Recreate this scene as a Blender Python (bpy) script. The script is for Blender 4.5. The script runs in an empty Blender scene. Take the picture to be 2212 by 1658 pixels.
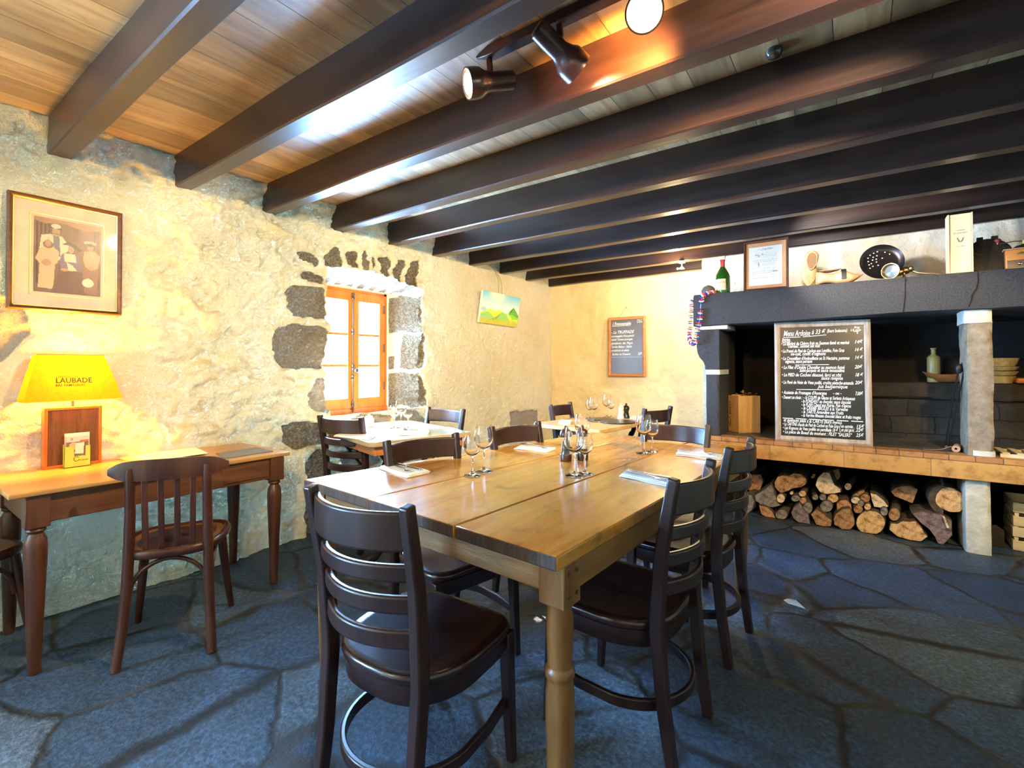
import bpy, math, random
import numpy as np
from mathutils import Vector, Matrix
random.seed(7)
S = bpy.context.scene
COL = S.collection
# ------------------------------------------------------------------ camera
FPX, CYP, YAW, PIT, ROL = 1027.96, 776.66, -0.618596, 0.0132984, -0.00143473
CAM = np.array([3.17562, 0.17984, 1.2])
cy_, sy_, cp_, sp_ = math.cos(YAW), math.sin(YAW), math.cos(PIT), math.sin(PIT)
FW = np.array([sy_*cp_, cy_*cp_, sp_]); _r = np.array([cy_, -sy_, 0.]); _u = np.cross(_r, FW)
RT = math.cos(ROL)*_r + math.sin(ROL)*_u; UP = -math.sin(ROL)*_r + math.cos(ROL)*_u
def at(x, y, X=None, Y=None, Z=None):
    "point of the room seen at a pixel of the photograph, on the plane X=, Y= or Z="
    d = FW + RT*(x-1106)/FPX - UP*(y-CYP)/FPX
    if X is not None: t = (X-CAM[0])/d[0]
    elif Y is not None: t = (Y-CAM[1])/d[1]
    else: t = (Z-CAM[2])/d[2]
    return Vector(CAM + t*d)
cam = bpy.data.cameras.new('camera'); co = bpy.data.objects.new('camera', cam); COL.objects.link(co)
M = Matrix(((RT[0], UP[0], -FW[0], CAM[0]), (RT[1], UP[1], -FW[1], CAM[1]), (RT[2], UP[2], -FW[2], CAM[2]), (0, 0, 0, 1)))
co.matrix_world = M
cam.sensor_fit = 'HORIZONTAL'; cam.sensor_width = 36; cam.lens = 36*FPX/2212; cam.shift_y = (CYP-829)/2212
cam.clip_start = 0.02
S.camera = co
# ------------------------------------------------------------------ light and exposure
S.view_settings.view_transform = 'Standard'; S.view_settings.look = 'None'
S.view_settings.gamma = 1; S.view_settings.use_curve_mapping = False
S.view_settings.exposure = 0.15
S.cycles.max_bounces = 10; S.cycles.diffuse_bounces = 4; S.cycles.glossy_bounces = 4
S.cycles.transparent_max_bounces = 12; S.cycles.transmission_bounces = 10
S.cycles.sample_clamp_indirect = 40; S.cycles.use_denoising = True
S.cycles.caustics_reflective = False; S.cycles.caustics_refractive = False
W = bpy.data.worlds.new('sky'); S.world = W; W.use_nodes = True
bg = W.node_tree.nodes['Background']; bg.inputs[0].default_value = (0.25, 0.55, 1.0, 1); bg.inputs[1].default_value = SKY = 380.0
def light(name, kind, loc, energy, color, target=None, **k):
    l = bpy.data.lights.new(name, kind); l.energy = energy; l.color = color
    for a, b in k.items():
        if a == 'portal': l.cycles.is_portal = b
        else: setattr(l, a, b)
    o = bpy.data.objects.new(name, l); o.location = loc; COL.objects.link(o)
    if target is not None:
        o.rotation_euler = (Vector(target)-Vector(loc)).to_track_quat('-Z', 'Y').to_euler()
    return o
sun = light('sun_light', 'SUN', (-6, 0, 6), 230.0, (1, 0.93, 0.8), angle=0.012)
sun.rotation_euler = Vector((0.50, -0.06, -0.50)).to_track_quat('-Z', 'Y').to_euler()
light('window_daylight', 'AREA', (-0.27, 2.62, 1.33), 1, (1, 1, 1), target=(1, 2.62, 1.33), shape='RECTANGLE', size=0.86, size_y=1.12, portal=True)
light('side_window_daylight', 'AREA', (-0.12, -1.40, 1.35), 1, (1, 1, 1), target=(1, -1.40, 1.35), shape='RECTANGLE', size=0.82, size_y=0.50, portal=True)
WARM = (1.0, 0.62, 0.28)
# added warm fill lights, unseen and without fixtures, brightening walls and fireplace
light('room_fill_light', 'SPOT', (3.3, -0.35, 2.15), 400, (1, 0.81, 0.48), target=(0, 3.4, 1.6), spot_size=math.radians(62), spot_blend=0.7, shadow_soft_size=0.04)
light('room_fill_light', 'SPOT', (3.7, 1.4, 2.15), 420, (1, 0.83, 0.55), target=(0, 4.3, 1.4), spot_size=math.radians(75), spot_blend=0.7, shadow_soft_size=0.04)
light('room_fill_light', 'POINT', (3.9, -1.5, 2.1), 14, (1, 0.82, 0.6), shadow_soft_size=0.12)
light('room_fill_light', 'POINT', (1.5, -1.5, 2.1), 45, (1, 0.76, 0.48), shadow_soft_size=0.12)

light('room_fill_light', 'SPOT', (4.1, 2.35, 2.15), 260, (1, 0.70, 0.34), target=(3.4, 4.5, 0.95), spot_size=math.radians(52), spot_blend=0.6, shadow_soft_size=0.04)
light('room_fill_light', 'SPOT', (2.3, -0.35, 2.15), 42, (1, 0.74, 0.36), target=(0, 1.1, 2.0), spot_size=math.radians(70), spot_blend=0.7, shadow_soft_size=0.04)
# ------------------------------------------------------------------ materials
def nt(name):
    m = bpy.data.materials.new(name); m.use_nodes = True
    return m, m.node_tree.nodes, m.node_tree.links, m.node_tree.nodes['Principled BSDF']
def noise(N, L, vec, scale, detail=4, rough=0.55, dist=0.0):
    n = N.new('ShaderNodeTexNoise'); n.inputs['Scale'].default_value = scale; n.inputs['Detail'].default_value = detail
    n.inputs['Roughness'].default_value = rough; n.inputs['Distortion'].default_value = dist
    if vec is not None: L.new(vec, n.inputs['Vector'])
    return n
def ramp(N, L, fac, stops):
    r = N.new('ShaderNodeValToRGB'); e = r.color_ramp.elements
    while len(e) < len(stops): e.new(0.5)
    for q, (p, c) in zip(e, stops): q.position = p; q.color = (*c, 1)
    L.new(fac, r.inputs[0]); return r
def coords(N, L, kind='Object', scale=(1, 1, 1), rot=(0, 0, 0)):
    t = N.new('ShaderNodeTexCoord'); mp = N.new('ShaderNodeMapping'); mp.inputs['Scale'].default_value = scale
    mp.inputs['Rotation'].default_value = rot
    L.new(t.outputs[kind], mp.inputs[0]); return mp.outputs[0]
def bump(N, L, b, height, strength=0.3, dist=0.01, prev=None):
    n = N.new('ShaderNodeBump'); n.inputs['Strength'].default_value = strength; n.inputs['Distance'].default_value = dist
    L.new(height, n.inputs['Height'])
    if prev is not None: L.new(prev.outputs[0], n.inputs['Normal'])
    L.new(n.outputs[0], b.inputs['Normal']); return n
def plain(name, c, rough=0.5, metal=0.0, spec=0.5, emit=None, es=0.0, coat=0.0, sub=0.0):
    m, N, L, b = nt(name)
    tx = noise(N, L, coords(N, L), 14, 3)
    r = ramp(N, L, tx.outputs[0], [(0.25, tuple(v*0.88 for v in c)), (0.75, tuple(min(1, v*1.08) for v in c))])
    L.new(r.outputs[0], b.inputs['Base Color'])
    b.inputs['Roughness'].default_value = rough; b.inputs['Metallic'].default_value = metal
    b.inputs['Specular IOR Level'].default_value = spec; b.inputs['Coat Weight'].default_value = coat
    if emit: b.inputs['Emission Color'].default_value = (*emit, 1); b.inputs['Emission Strength'].default_value = es
    return m
def wood(name, c1, c2, axis='X', sc=1.0, rough=0.3, bs=0.15, c3=None, spec=0.5, coat=0.0, stains=0.0, kind='Object'):
    m, N, L, b = nt(name)
    s = {'X': (1.2, 14, 14), 'Y': (14, 1.2, 14), 'Z': (14, 14, 1.2)}[axis]
    v = coords(N, L, kind, tuple(q*sc for q in s))
    n = noise(N, L, v, 2.0, 6, 0.65, 0.6)
    w = noise(N, L, coords(N, L, kind, tuple(q*0.12*sc for q in s)), 2.2, 3, 0.6, 1.5)
    mx = N.new('ShaderNodeMix'); mx.data_type = 'FLOAT'; mx.inputs[0].default_value = 0.45
    L.new(n.outputs[0], mx.inputs[2]); L.new(w.outputs[0], mx.inputs[3])
    c3 = c3 or tuple(v*0.5 for v in c1)
    r = ramp(N, L, mx.outputs[0], [(0.30, c3), (0.43, c1), (0.60, c2)])
    col = r.outputs[0]
    if stains:
        sn = noise(N, L, coords(N, L, kind, (5, 2.2, 5)), 1.6, 6, 0.7, 1.0); sr = ramp(N, L, sn.outputs[0], [(0.30, (1-stains, 1-stains, 1-stains*0.9)), (0.45, (1, 1, 1)), (0.62, (1.12, 1.10, 1.0)), (0.74, (0.75, 0.72, 0.66))])
        mm_ = N.new('ShaderNodeMix'); mm_.data_type = 'RGBA'; mm_.blend_type = 'MULTIPLY'; mm_.inputs[0].default_value = 1; L.new(col, mm_.inputs[6]); L.new(sr.outputs[0], mm_.inputs[7]); col = mm_.outputs[2]
    L.new(col, b.inputs['Base Color'])
    rr = N.new('ShaderNodeMapRange'); rr.inputs[3].default_value = max(0.03, rough-0.07); rr.inputs[4].default_value = rough+0.12
    L.new(w.outputs[0], rr.inputs[0]); L.new(rr.outputs[0], b.inputs['Roughness'])
    b.inputs['Specular IOR Level'].default_value = spec; b.inputs['Coat Weight'].default_value = coat
    b.inputs['Coat Roughness'].default_value = 0.15
    bump(N, L, b, n.outputs[0], bs, 0.004)
    return m
def stone(name, c1, c2, scale=8, rough=0.85, bs=0.6, bd=0.02, pits=True, spec=0.3, kind='Object'):
    m, N, L, b = nt(name); v = coords(N, L, kind)
    n = noise(N, L, v, scale, 7, 0.65); f = noise(N, L, v, scale*9, 4, 0.7)
    r = ramp(N, L, n.outputs[0], [(0.3, c1), (0.7, c2)]); L.new(r.outputs[0], b.inputs['Base Color'])
    b.inputs['Roughness'].default_value = rough; b.inputs['Specular IOR Level'].default_value = spec
    p = bump(N, L, b, n.outputs[0], bs, bd)
    bump(N, L, b, f.outputs[0], bs*0.8, bd*0.25, p)
    return m
MT = {}
MT['chair'] = wood('dark_mahogany', (0.018, 0.006, 0.005), (0.032, 0.010, 0.007), 'Z', 1, 0.33, 0.04, spec=0.55)
MT['chairseat'] = wood('dark_mahogany_seat', (0.016, 0.005, 0.005), (0.040, 0.012, 0.008), 'Y', 1, 0.22, 0.03, spec=0.6)
MT['cafe'] = wood('red_brown_beech', (0.045, 0.013, 0.008), (0.080, 0.025, 0.012), 'Z', 1, 0.28, 0.06)
MT['cafeseat'] = wood('worn_seat_ply', (0.16, 0.07, 0.022), (0.26, 0.12, 0.04), 'Y', 1, 0.35, 0.06)
MT['table'] = wood('varnished_pine', (0.50, 0.195, 0.030), (0.66, 0.32, 0.062), 'Y', 0.7, 0.18, 0.05, c3=(0.13, 0.052, 0.016), coat=0.25, stains=0.55)
MT['tableedge'] = wood('worn_dark_end_grain', (0.035, 0.020, 0.014), (0.10, 0.05, 0.03), 'Z', 5, 0.55, 0.7)
MT['apron'] = wood('ribbed_pine', (0.19, 0.080, 0.020), (0.30, 0.14, 0.038), 'X', 1.4, 0.38, 0.5, c3=(0.13, 0.05, 0.015))
MT['apronY'] = wood('ribbed_pine_side', (0.19, 0.080, 0.020), (0.30, 0.14, 0.038), 'Y', 1.4, 0.38, 0.5, c3=(0.13, 0.05, 0.015))
MT['tleg'] = wood('pine_leg', (0.17, 0.072, 0.018), (0.27, 0.125, 0.034), 'Z', 1, 0.35, 0.25, c3=(0.12, 0.045, 0.015))
MT['contop'] = wood('console_top_pine', (0.40, 0.20, 0.06), (0.55, 0.30, 0.10), 'Y', 0.8, 0.3, 0.08)
MT['conside'] = wood('console_brown', (0.10, 0.034, 0.013), (0.18, 0.070, 0.025), 'Y', 1, 0.38, 0.25)
MT['conleg'] = wood('console_leg_brown', (0.075, 0.024, 0.011), (0.14, 0.05, 0.02), 'Z', 1, 0.34, 0.15)
MT['beam'] = wood('dark_stained_beam', (0.013, 0.006, 0.005), (0.034, 0.014, 0.010), 'X', 0.6, 0.32, 0.25, spec=0.6, coat=0.15)
MT['iron'] = plain('black_iron', (0.02, 0.02, 0.022), 0.45, 0.6)
MT['rust'] = plain('old_iron', (0.10, 0.075, 0.055), 0.5, 0.7)
MT['steel'] = plain('polished_steel', (0.75, 0.75, 0.76), 0.16, 1.0)
MT['brass'] = plain('aged_brass', (0.38, 0.25, 0.10), 0.28, 1.0)
MT['napkin'] = plain('white_paper_napkin', (0.82, 0.80, 0.75), 0.8)
MT['white'] = plain('white_lacquer', (0.85, 0.83, 0.78), 0.35)
MT['black'] = plain('black_lacquer', (0.012, 0.012, 0.013), 0.25)
MT['orange'] = wood('orange_pine_frame', (0.50, 0.125, 0.014), (0.66, 0.20, 0.026), 'Z', 0.8, 0.35, 0.08)
MT['basalt'] = stone('dark_lava_stone', (0.020, 0.021, 0.024), (0.062, 0.062, 0.068), 110, 0.7, 1.0, 0.006)
MT['soot'] = stone('sooty_stone', (0.005, 0.004, 0.004), (0.014, 0.010, 0.008), 7, 0.9, 0.7, 0.03)
MT['ledge'] = stone('brown_ledge_stone', (0.018, 0.014, 0.010), (0.055, 0.040, 0.022), 7, 0.9, 0.8, 0.03)
MT['pillar'] = stone('tan_pillar_stone', (0.20, 0.15, 0.10), (0.38, 0.31, 0.22), 18, 0.85, 1.0, 0.02)
MT['limewash'] = stone('limewashed_stone', (0.42, 0.42, 0.36), (0.66, 0.65, 0.58), 14, 0.85, 0.9, 0.015)
MT['slab'] = stone('hearth_slate', (0.05, 0.05, 0.05), (0.11, 0.105, 0.10), 6, 0.55, 0.3, 0.01)

def plaster(name, c1, c2, c3, bs=0.8, bd=0.02, stones=False):
    m, N, L, b = nt(name); v = coords(N, L, 'Object')
    n1 = noise(N, L, v, 1.3, 5, 0.6); n2 = noise(N, L, v, 17, 6, 0.65); n3 = noise(N, L, v, 70, 4, 0.7)
    r = ramp(N, L, n1.outputs[0], [(0.3, c1), (0.55, c2), (0.8, c3)])
    col = r.outputs[0]
    b.inputs['Roughness'].default_value = 0.9; b.inputs['Specular IOR Level'].default_value = 0.15
    if stones:
        a = N.new('ShaderNodeAttribute'); a.attribute_name = 'stone'
        # break the edge of the mortar a little
        md = N.new('ShaderNodeMath'); md.operation = 'MULTIPLY_ADD'; md.inputs[1].default_value = 0.5; md.inputs[2].default_value = -0.25
        L.new(n2.outputs[0], md.inputs[0])
        ad = N.new('ShaderNodeMath'); ad.operation = 'ADD'; L.new(a.outputs['Fac'], ad.inputs[0]); L.new(md.outputs[0], ad.inputs[1])
        st = N.new('ShaderNodeMapRange'); st.inputs[1].default_value = 0.40; st.inputs[2].default_value = 0.60; L.new(ad.outputs[0], st.inputs[0])
        rs = ramp(N, L, n3.outputs[0], [(0.3, (0.055, 0.038, 0.020)), (0.5, (0.17, 0.125, 0.070)), (0.7, (0.30, 0.235, 0.14))])
        a2 = N.new('ShaderNodeAttribute'); a2.attribute_name = 'tone'
        m2 = N.new('ShaderNodeMix'); m2.data_type = 'RGBA'; L.new(a2.outputs['Fac'], m2.inputs[0]); L.new(rs.outputs[0], m2.inputs[6]); m2.inputs[7].default_value = (0.36, 0.31, 0.24, 1)
        mx = N.new('ShaderNodeMix'); mx.data_type = 'RGBA'; L.new(st.outputs[0], mx.inputs[0]); L.new(col, mx.inputs[6]); L.new(m2.outputs[2], mx.inputs[7]); col = mx.outputs[2]
    L.new(col, b.inputs['Base Color'])
    p = bump(N, L, b, n2.outputs[0], bs, bd); bump(N, L, b, n3.outputs[0], bs*0.7, bd*0.25, p)
    return m
MT['wall'] = plaster('cream_rough_plaster', (0.70, 0.58, 0.33), (0.80, 0.69, 0.42), (0.84, 0.75, 0.52), 1.0, 0.05, True)
MT['wallb'] = plaster('yellow_cream_plaster', (0.70, 0.55, 0.30), (0.76, 0.62, 0.36), (0.80, 0.68, 0.44), 0.7, 0.015)
MT['wallw'] = plaster('white_chimney_plaster', (0.66, 0.61, 0.50), (0.78, 0.73, 0.62), (0.84, 0.80, 0.70), 0.9, 0.03)

def slate_floor():
    m, N, L, b = nt('lava_flagstones'); t = N.new('ShaderNodeTexCoord')
    dn = noise(N, L, t.outputs['Object'], 1.1, 4, 0.6)
    dn2 = noise(N, L, t.outputs['Object'], 9, 4, 0.6)
    def wob(src, amt):
        s = N.new('ShaderNodeVectorMath'); s.operation = 'SUBTRACT'; L.new(src.outputs['Color'], s.inputs[0]); s.inputs[1].default_value = (0.5, 0.5, 0.5)
        k = N.new('ShaderNodeVectorMath'); k.operation = 'SCALE'; L.new(s.outputs[0], k.inputs[0]); k.inputs['Scale'].default_value = amt; return k
    a1 = wob(dn, 0.22); a2 = wob(dn2, 0.05)
    s1 = N.new('ShaderNodeVectorMath'); L.new(t.outputs['Object'], s1.inputs[0]); L.new(a1.outputs[0], s1.inputs[1])
    s2 = N.new('ShaderNodeVectorMath'); L.new(s1.outputs[0], s2.inputs[0]); L.new(a2.outputs[0], s2.inputs[1])
    mp = N.new('ShaderNodeMapping'); mp.inputs['Scale'].default_value = (1.75, 2.1, 0.0); mp.inputs['Location'].default_value = (0.35, 0.1, 0)
    mp.inputs['Rotation'].default_value = (0, 0, 0.25); L.new(s2.outputs[0], mp.inputs[0])
    ve = N.new('ShaderNodeTexVoronoi'); ve.feature = 'DISTANCE_TO_EDGE'; ve.inputs['Scale'].default_value = 1; ve.inputs['Randomness'].default_value = 0.8
    vc = N.new('ShaderNodeTexVoronoi'); vc.feature = 'F1'; vc.inputs['Scale'].default_value = 1; vc.inputs['Randomness'].default_value = 0.8
    L.new(mp.outputs[0], ve.inputs['Vector']); L.new(mp.outputs[0], vc.inputs['Vector'])
    sc = N.new('ShaderNodeSeparateColor'); L.new(vc.outputs['Color'], sc.inputs[0])
    fine = noise(N, L, t.outputs['Object'], 55, 6, 0.72); mid = noise(N, L, t.outputs['Object'], 6, 6, 0.62, 0.8)
    big = noise(N, L, t.outputs['Object'], 2.0, 3, 0.5)
    st = ramp(N, L, sc.outputs[0], [(0.0, (0.026, 0.056, 0.105)), (0.5, (0.050, 0.092, 0.155)), (1.0, (0.105, 0.145, 0.19))])
    fr = ramp(N, L, fine.outputs[0], [(0.34, (0.22, 0.22, 0.22)), (0.5, (0.9, 0.9, 0.9)), (0.64, (1.9, 1.9, 1.9))])
    mu = N.new('ShaderNodeMix'); mu.data_type = 'RGBA'; mu.blend_type = 'MULTIPLY'; mu.inputs[0].default_value = 0.85
    L.new(st.outputs[0], mu.inputs[6]); L.new(fr.outputs[0], mu.inputs[7])
    mr = ramp(N, L, mid.outputs[0], [(0.3, (0.65, 0.62, 0.58)), (0.7, (1.25, 1.28, 1.3))])
    mu2 = N.new('ShaderNodeMix'); mu2.data_type = 'RGBA'; mu2.blend_type = 'MULTIPLY'; mu2.inputs[0].default_value = 1
    L.new(mu.outputs[2], mu2.inputs[6]); L.new(mr.outputs[0], mu2.inputs[7])
    jt = N.new('ShaderNodeMapRange'); jt.inputs[1].default_value = 0.010; jt.inputs[2].default_value = 0.032; L.new(ve.outputs['Distance'], jt.inputs[0])
    jc = ramp(N, L, big.outputs[0], [(0.45, (0.008, 0.007, 0.007)), (0.60, (0.05, 0.045, 0.04)), (0.75, (0.15, 0.14, 0.13))])
    mj = N.new('ShaderNodeMix'); mj.data_type = 'RGBA'; L.new(jt.outputs[0], mj.inputs[0]); L.new(jc.outputs[0], mj.inputs[6]); L.new(mu2.outputs[2], mj.inputs[7])
    L.new(mj.outputs[2], b.inputs['Base Color'])
    rg = N.new('ShaderNodeMapRange'); rg.inputs[3].default_value = 0.34; rg.inputs[4].default_value = 0.62; L.new(mid.outputs[0], rg.inputs[0]); L.new(rg.outputs[0], b.inputs['Roughness'])
    b.inputs['Specular IOR Level'].default_value = 0.5
    hs = N.new('ShaderNodeMapRange'); hs.inputs[1].default_value = 0.0; hs.inputs[2].default_value = 0.045; hs.interpolation_type = 'SMOOTHSTEP'; L.new(ve.outputs['Distance'], hs.inputs[0])
    p1 = bump(N, L, b, hs.outputs[0], 0.8, 0.012)
    p2 = bump(N, L, b, mid.outputs[0], 0.6, 0.018, p1)
    bump(N, L, b, fine.outputs[0], 0.9, 0.012, p2)
    return m
MT['floor'] = slate_floor()
def plank_ceiling():
    m, N, L, b = nt('stained_planks')
    t = N.new('ShaderNodeTexCoord'); se = N.new('ShaderNodeSeparateXYZ'); L.new(t.outputs['Object'], se.inputs[0])
    br = N.new('ShaderNodeMath'); br.operation = 'MULTIPLY'; br.inputs[1].default_value = 1/0.165; L.new(se.outputs[0], br.inputs[0])
    fl = N.new('ShaderNodeMath'); fl.operation = 'FLOOR'; L.new(br.outputs[0], fl.inputs[0])
    fc = N.new('ShaderNodeMath'); fc.operation = 'FRACT'; L.new(br.outputs[0], fc.inputs[0])
    wn = N.new('ShaderNodeTexWhiteNoise'); wn.noise_dimensions = '1D'; L.new(fl.outputs[0], wn.inputs['W'])
    n = noise(N, L, coords(N, L, 'Object', (8, 1.0, 8)), 2.0, 6, 0.6, 0.8)
    big = noise(N, L, coords(N, L, 'Object', (3, 1.2, 3)), 1.5, 4, 0.6)
    r = ramp(N, L, n.outputs[0], [(0.3, (0.17, 0.095, 0.040)), (0.5, (0.34, 0.215, 0.095)), (0.68, (0.46, 0.32, 0.155))])
    v = ramp(N, L, wn.outputs[0], [(0, (0.62, 0.60, 0.58)), (1, (1.15, 1.12, 1.1))])
    mu = N.new('ShaderNodeMix'); mu.data_type = 'RGBA'; mu.blend_type = 'MULTIPLY'; mu.inputs[0].default_value = 1; L.new(r.outputs[0], mu.inputs[6]); L.new(v.outputs[0], mu.inputs[7])
    gp = N.new('ShaderNodeMath'); gp.operation = 'PINGPONG'; gp.inputs[1].default_value = 0.5; L.new(fc.outputs[0], gp.inputs[0])
    gm = N.new('ShaderNodeMapRange'); gm.inputs[1].default_value = 0.003; gm.inputs[2].default_value = 0.014; L.new(gp.outputs[0], gm.inputs[0])
    mj = N.new('ShaderNodeMix'); mj.data_type = 'RGBA'; L.new(gm.outputs[0], mj.inputs[0]); mj.inputs[6].default_value = (0.012, 0.007, 0.005, 1); L.new(mu.outputs[2], mj.inputs[7])
    L.new(mj.outputs[2], b.inputs['Base Color'])
    rr = N.new('ShaderNodeMapRange'); rr.inputs[3].default_value = 0.36; rr.inputs[4].default_value = 0.52; b.inputs['Specular IOR Level'].default_value = 0.8; b.inputs['Coat Weight'].default_value = 0.7; b.inputs['Coat Roughness'].default_value = 0.46; L.new(big.outputs[0], rr.inputs[0]); L.new(rr.outputs[0], b.inputs['Roughness'])
    p = bump(N, L, b, gm.outputs[0], 0.6, 0.006); bump(N, L, b, n.outputs[0], 0.12, 0.004, p)
    return m
MT['planks'] = plank_ceiling()
def glassy(name, tint=(1, 1, 1), refl=0.08, edge=0.75, rough=0.02):
    m, N, L, b = nt(name); N.remove(b); out = N['Material Output']
    tr = N.new('ShaderNodeBsdfTransparent'); tr.inputs[0].default_value = (*tint, 1)
    gl = N.new('ShaderNodeBsdfGlossy'); gl.inputs['Roughness'].default_value = rough; gl.inputs[0].default_value = (0.95, 0.97, 1, 1)
    lw = N.new('ShaderNodeLayerWeight'); lw.inputs[0].default_value = 0.35
    mr = N.new('ShaderNodeMapRange'); mr.inputs[3].default_value = refl; mr.inputs[4].default_value = edge; L.new(lw.outputs['Facing'], mr.inputs[0])
    pw = N.new('ShaderNodeMath'); pw.operation = 'POWER'; pw.inputs[1].default_value = 1.6; L.new(mr.outputs[0], pw.inputs[0])
    mx = N.new('ShaderNodeMixShader'); L.new(pw.outputs[0], mx.inputs[0]); L.new(tr.outputs[0], mx.inputs[1]); L.new(gl.outputs[0], mx.inputs[2])
    L.new(mx.outputs[0], out.inputs[0]); return m
def real_glass(name, ior=1.45, rough=0.0):
    m, N, L, b = nt(name); b.inputs['Base Color'].default_value = (1, 1, 1, 1); b.inputs['Roughness'].default_value = rough
    b.inputs['Transmission Weight'].default_value = 1.0; b.inputs['IOR'].default_value = ior; return m
MT['glass'] = real_glass('clear_wine_glass')
MT['pane'] = glassy('window_glass', (0.98, 0.99, 0.99), 0.1, 0.6)
def vcol(name, rough=0.6, attr='paint', emit=0.0):
    m, N, L, b = nt(name); a = N.new('ShaderNodeAttribute'); a.attribute_name = attr
    L.new(a.outputs['Color'], b.inputs['Base Color']); b.inputs['Roughness'].default_value = rough
    return m
MT['print'] = vcol('printed_picture', 0.35); MT['oil'] = vcol('painted_canvas', 0.5)

# ------------------------------------------------------------------ mesh helpers
class MB:
    def __init__(s): s.v = []; s.f = []; s.mi = []; s.m = 0
    def quad(s, *idx): s.f.append(idx); s.mi.append(s.m)
    def add(s, vs, fs):
        o = len(s.v); s.v += [tuple(p) for p in vs]
        for f in fs: s.f.append(tuple(i+o for i in f)); s.mi.append(s.m)
    def box(s, a, b, M=None):
        (x0, y0, z0), (x1, y1, z1) = a, b
        p = [Vector(q) for q in ((x0, y0, z0), (x1, y0, z0), (x1, y1, z0), (x0, y1, z0), (x0, y0, z1), (x1, y0, z1), (x1, y1, z1), (x0, y1, z1))]
        if M is not None: p = [M @ q for q in p]
        s.add(p, [(0, 3, 2, 1), (4, 5, 6, 7), (0, 1, 5, 4), (1, 2, 6, 5), (2, 3, 7, 6), (3, 0, 4, 7)]); return s
    def loft(s, rings, caps=True, closed=True):
        n = len(rings[0]); vs = [p for r in rings for p in r]; fs = []
        for i in range(len(rings)-1):
            for j in range(n if closed else n-1):
                k = (j+1) % n; fs.append((i*n+j, i*n+k, (i+1)*n+k, (i+1)*n+j))
        if caps: fs.append(tuple(range(n-1, -1, -1))); fs.append(tuple((len(rings)-1)*n+j for j in range(n)))
        s.add(vs, fs); return s
    def prism(s, poly, vec):
        vec = Vector(vec); s.loft([[Vector(p) for p in poly], [Vector(p)+vec for p in poly]]); return s
    def lathe(s, prof, c=(0, 0, 0), n=20, M=None, caps=True):
        rings = []
        for r, z in prof:
            ring = [Vector((r*math.cos(2*math.pi*j/n), r*math.sin(2*math.pi*j/n), z)) for j in range(n)]
            if M is not None: ring = [M @ p for p in ring]
            rings.append([p+Vector(c) for p in ring])
        s.loft(rings, caps); return s
    def tube(s, pts, rad, n=8, flat=1.0, caps=True, up=None):
        pts = [Vector(p) for p in pts]; rr = rad if isinstance(rad, (list, tuple)) else [rad]*len(pts)
        rings = []; prev = None
        for i, p in enumerate(pts):
            t = (pts[min(i+1, len(pts)-1)]-pts[max(i-1, 0)]).normalized()
            if up is not None: a = t.cross(Vector(up)).normalized()
            elif prev is None: a = t.cross(Vector((0.13, 0.27, 1)) if abs(t.z) < 0.9 else Vector((1, 0.1, 0))).normalized()
            else: a = (prev-t*prev.dot(t)).normalized()
            prev = a; b = t.cross(a)
            rings.append([p+a*rr[i]*math.cos(2*math.pi*j/n)+b*rr[i]*flat*math.sin(2*math.pi*j/n) for j in range(n)])
        s.loft(rings, caps); return s
    def bar(s, pts, w, h, up=(0, 0, 1)):
        "rectangular section swept along pts; w sideways, h along up; w/h may be lists"
        pts = [Vector(p) for p in pts]; up = Vector(up); n = len(pts)
        ww = w if isinstance(w, (list, tuple)) else [w]*n; hh = h if isinstance(h, (list, tuple)) else [h]*n
        rings = []
        for i, p in enumerate(pts):
            t = (pts[min(i+1, n-1)]-pts[max(i-1, 0)]).normalized(); a = t.cross(up).normalized(); b = a.cross(t).normalized()
            rings.append([p+a*x*ww[i]/2+b*y*hh[i]/2 for x, y in ((-1, -1), (1, -1), (1, 1), (-1, 1))])
        s.loft(rings); return s
    def build(s, name, mats, parent=None, bevel=0.0, smooth=40, M=None, segs=2):
        me = bpy.data.meshes.new(name); vs = s.v if M is None else [tuple(M @ Vector(p)) for p in s.v]
        me.from_pydata(vs, [], s.f); mats = mats if isinstance(mats, (list, tuple)) else [mats]
        for m in mats: me.materials.append(m)
        me.polygons.foreach_set('material_index', s.mi); me.validate(); me.update()
        if smooth:
            me.polygons.foreach_set('use_smooth', [True]*len(me.polygons)); me.set_sharp_from_angle(angle=math.radians(smooth))
        o = bpy.data.objects.new(name, me); COL.objects.link(o)
        if parent is not None: o.parent = parent
        if bevel:
            b = o.modifiers.new('bevel', 'BEVEL'); b.width = bevel; b.segments = segs; b.limit_method = 'ANGLE'; b.angle_limit = math.radians(40); b.harden_normals = False
        return o
def fixn(o):
    import bmesh
    bm = bmesh.new(); bm.from_mesh(o.data); bmesh.ops.recalc_face_normals(bm, faces=bm.faces); bm.to_mesh(o.data); bm.free(); return o
def tag(o, label=None, cat=None, group=None, kind=None):
    if label: o['label'] = label
    if cat: o['category'] = cat
    if group: o['group'] = group
    if kind: o['kind'] = kind
    return o
def thing(name, loc, rz, label, cat, group=None, kind=None):
    o = bpy.data.objects.new(name, None); o.empty_display_size = 0.1; COL.objects.link(o); o.location = loc; o.rotation_euler = (0, 0, rz)
    return tag(o, label, cat, group, kind)
def dup(root, loc, rz, label, parent=None):
    c = root.copy(); COL.objects.link(c); c.location = loc; c.rotation_euler = (root.rotation_euler[0], root.rotation_euler[1], rz); c['label'] = label
    for ch in list(root.children):
        d = ch.copy(); COL.objects.link(d); d.parent = c
        for g in list(ch.children):
            e = g.copy(); COL.objects.link(e); e.parent = d
    return c
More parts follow.
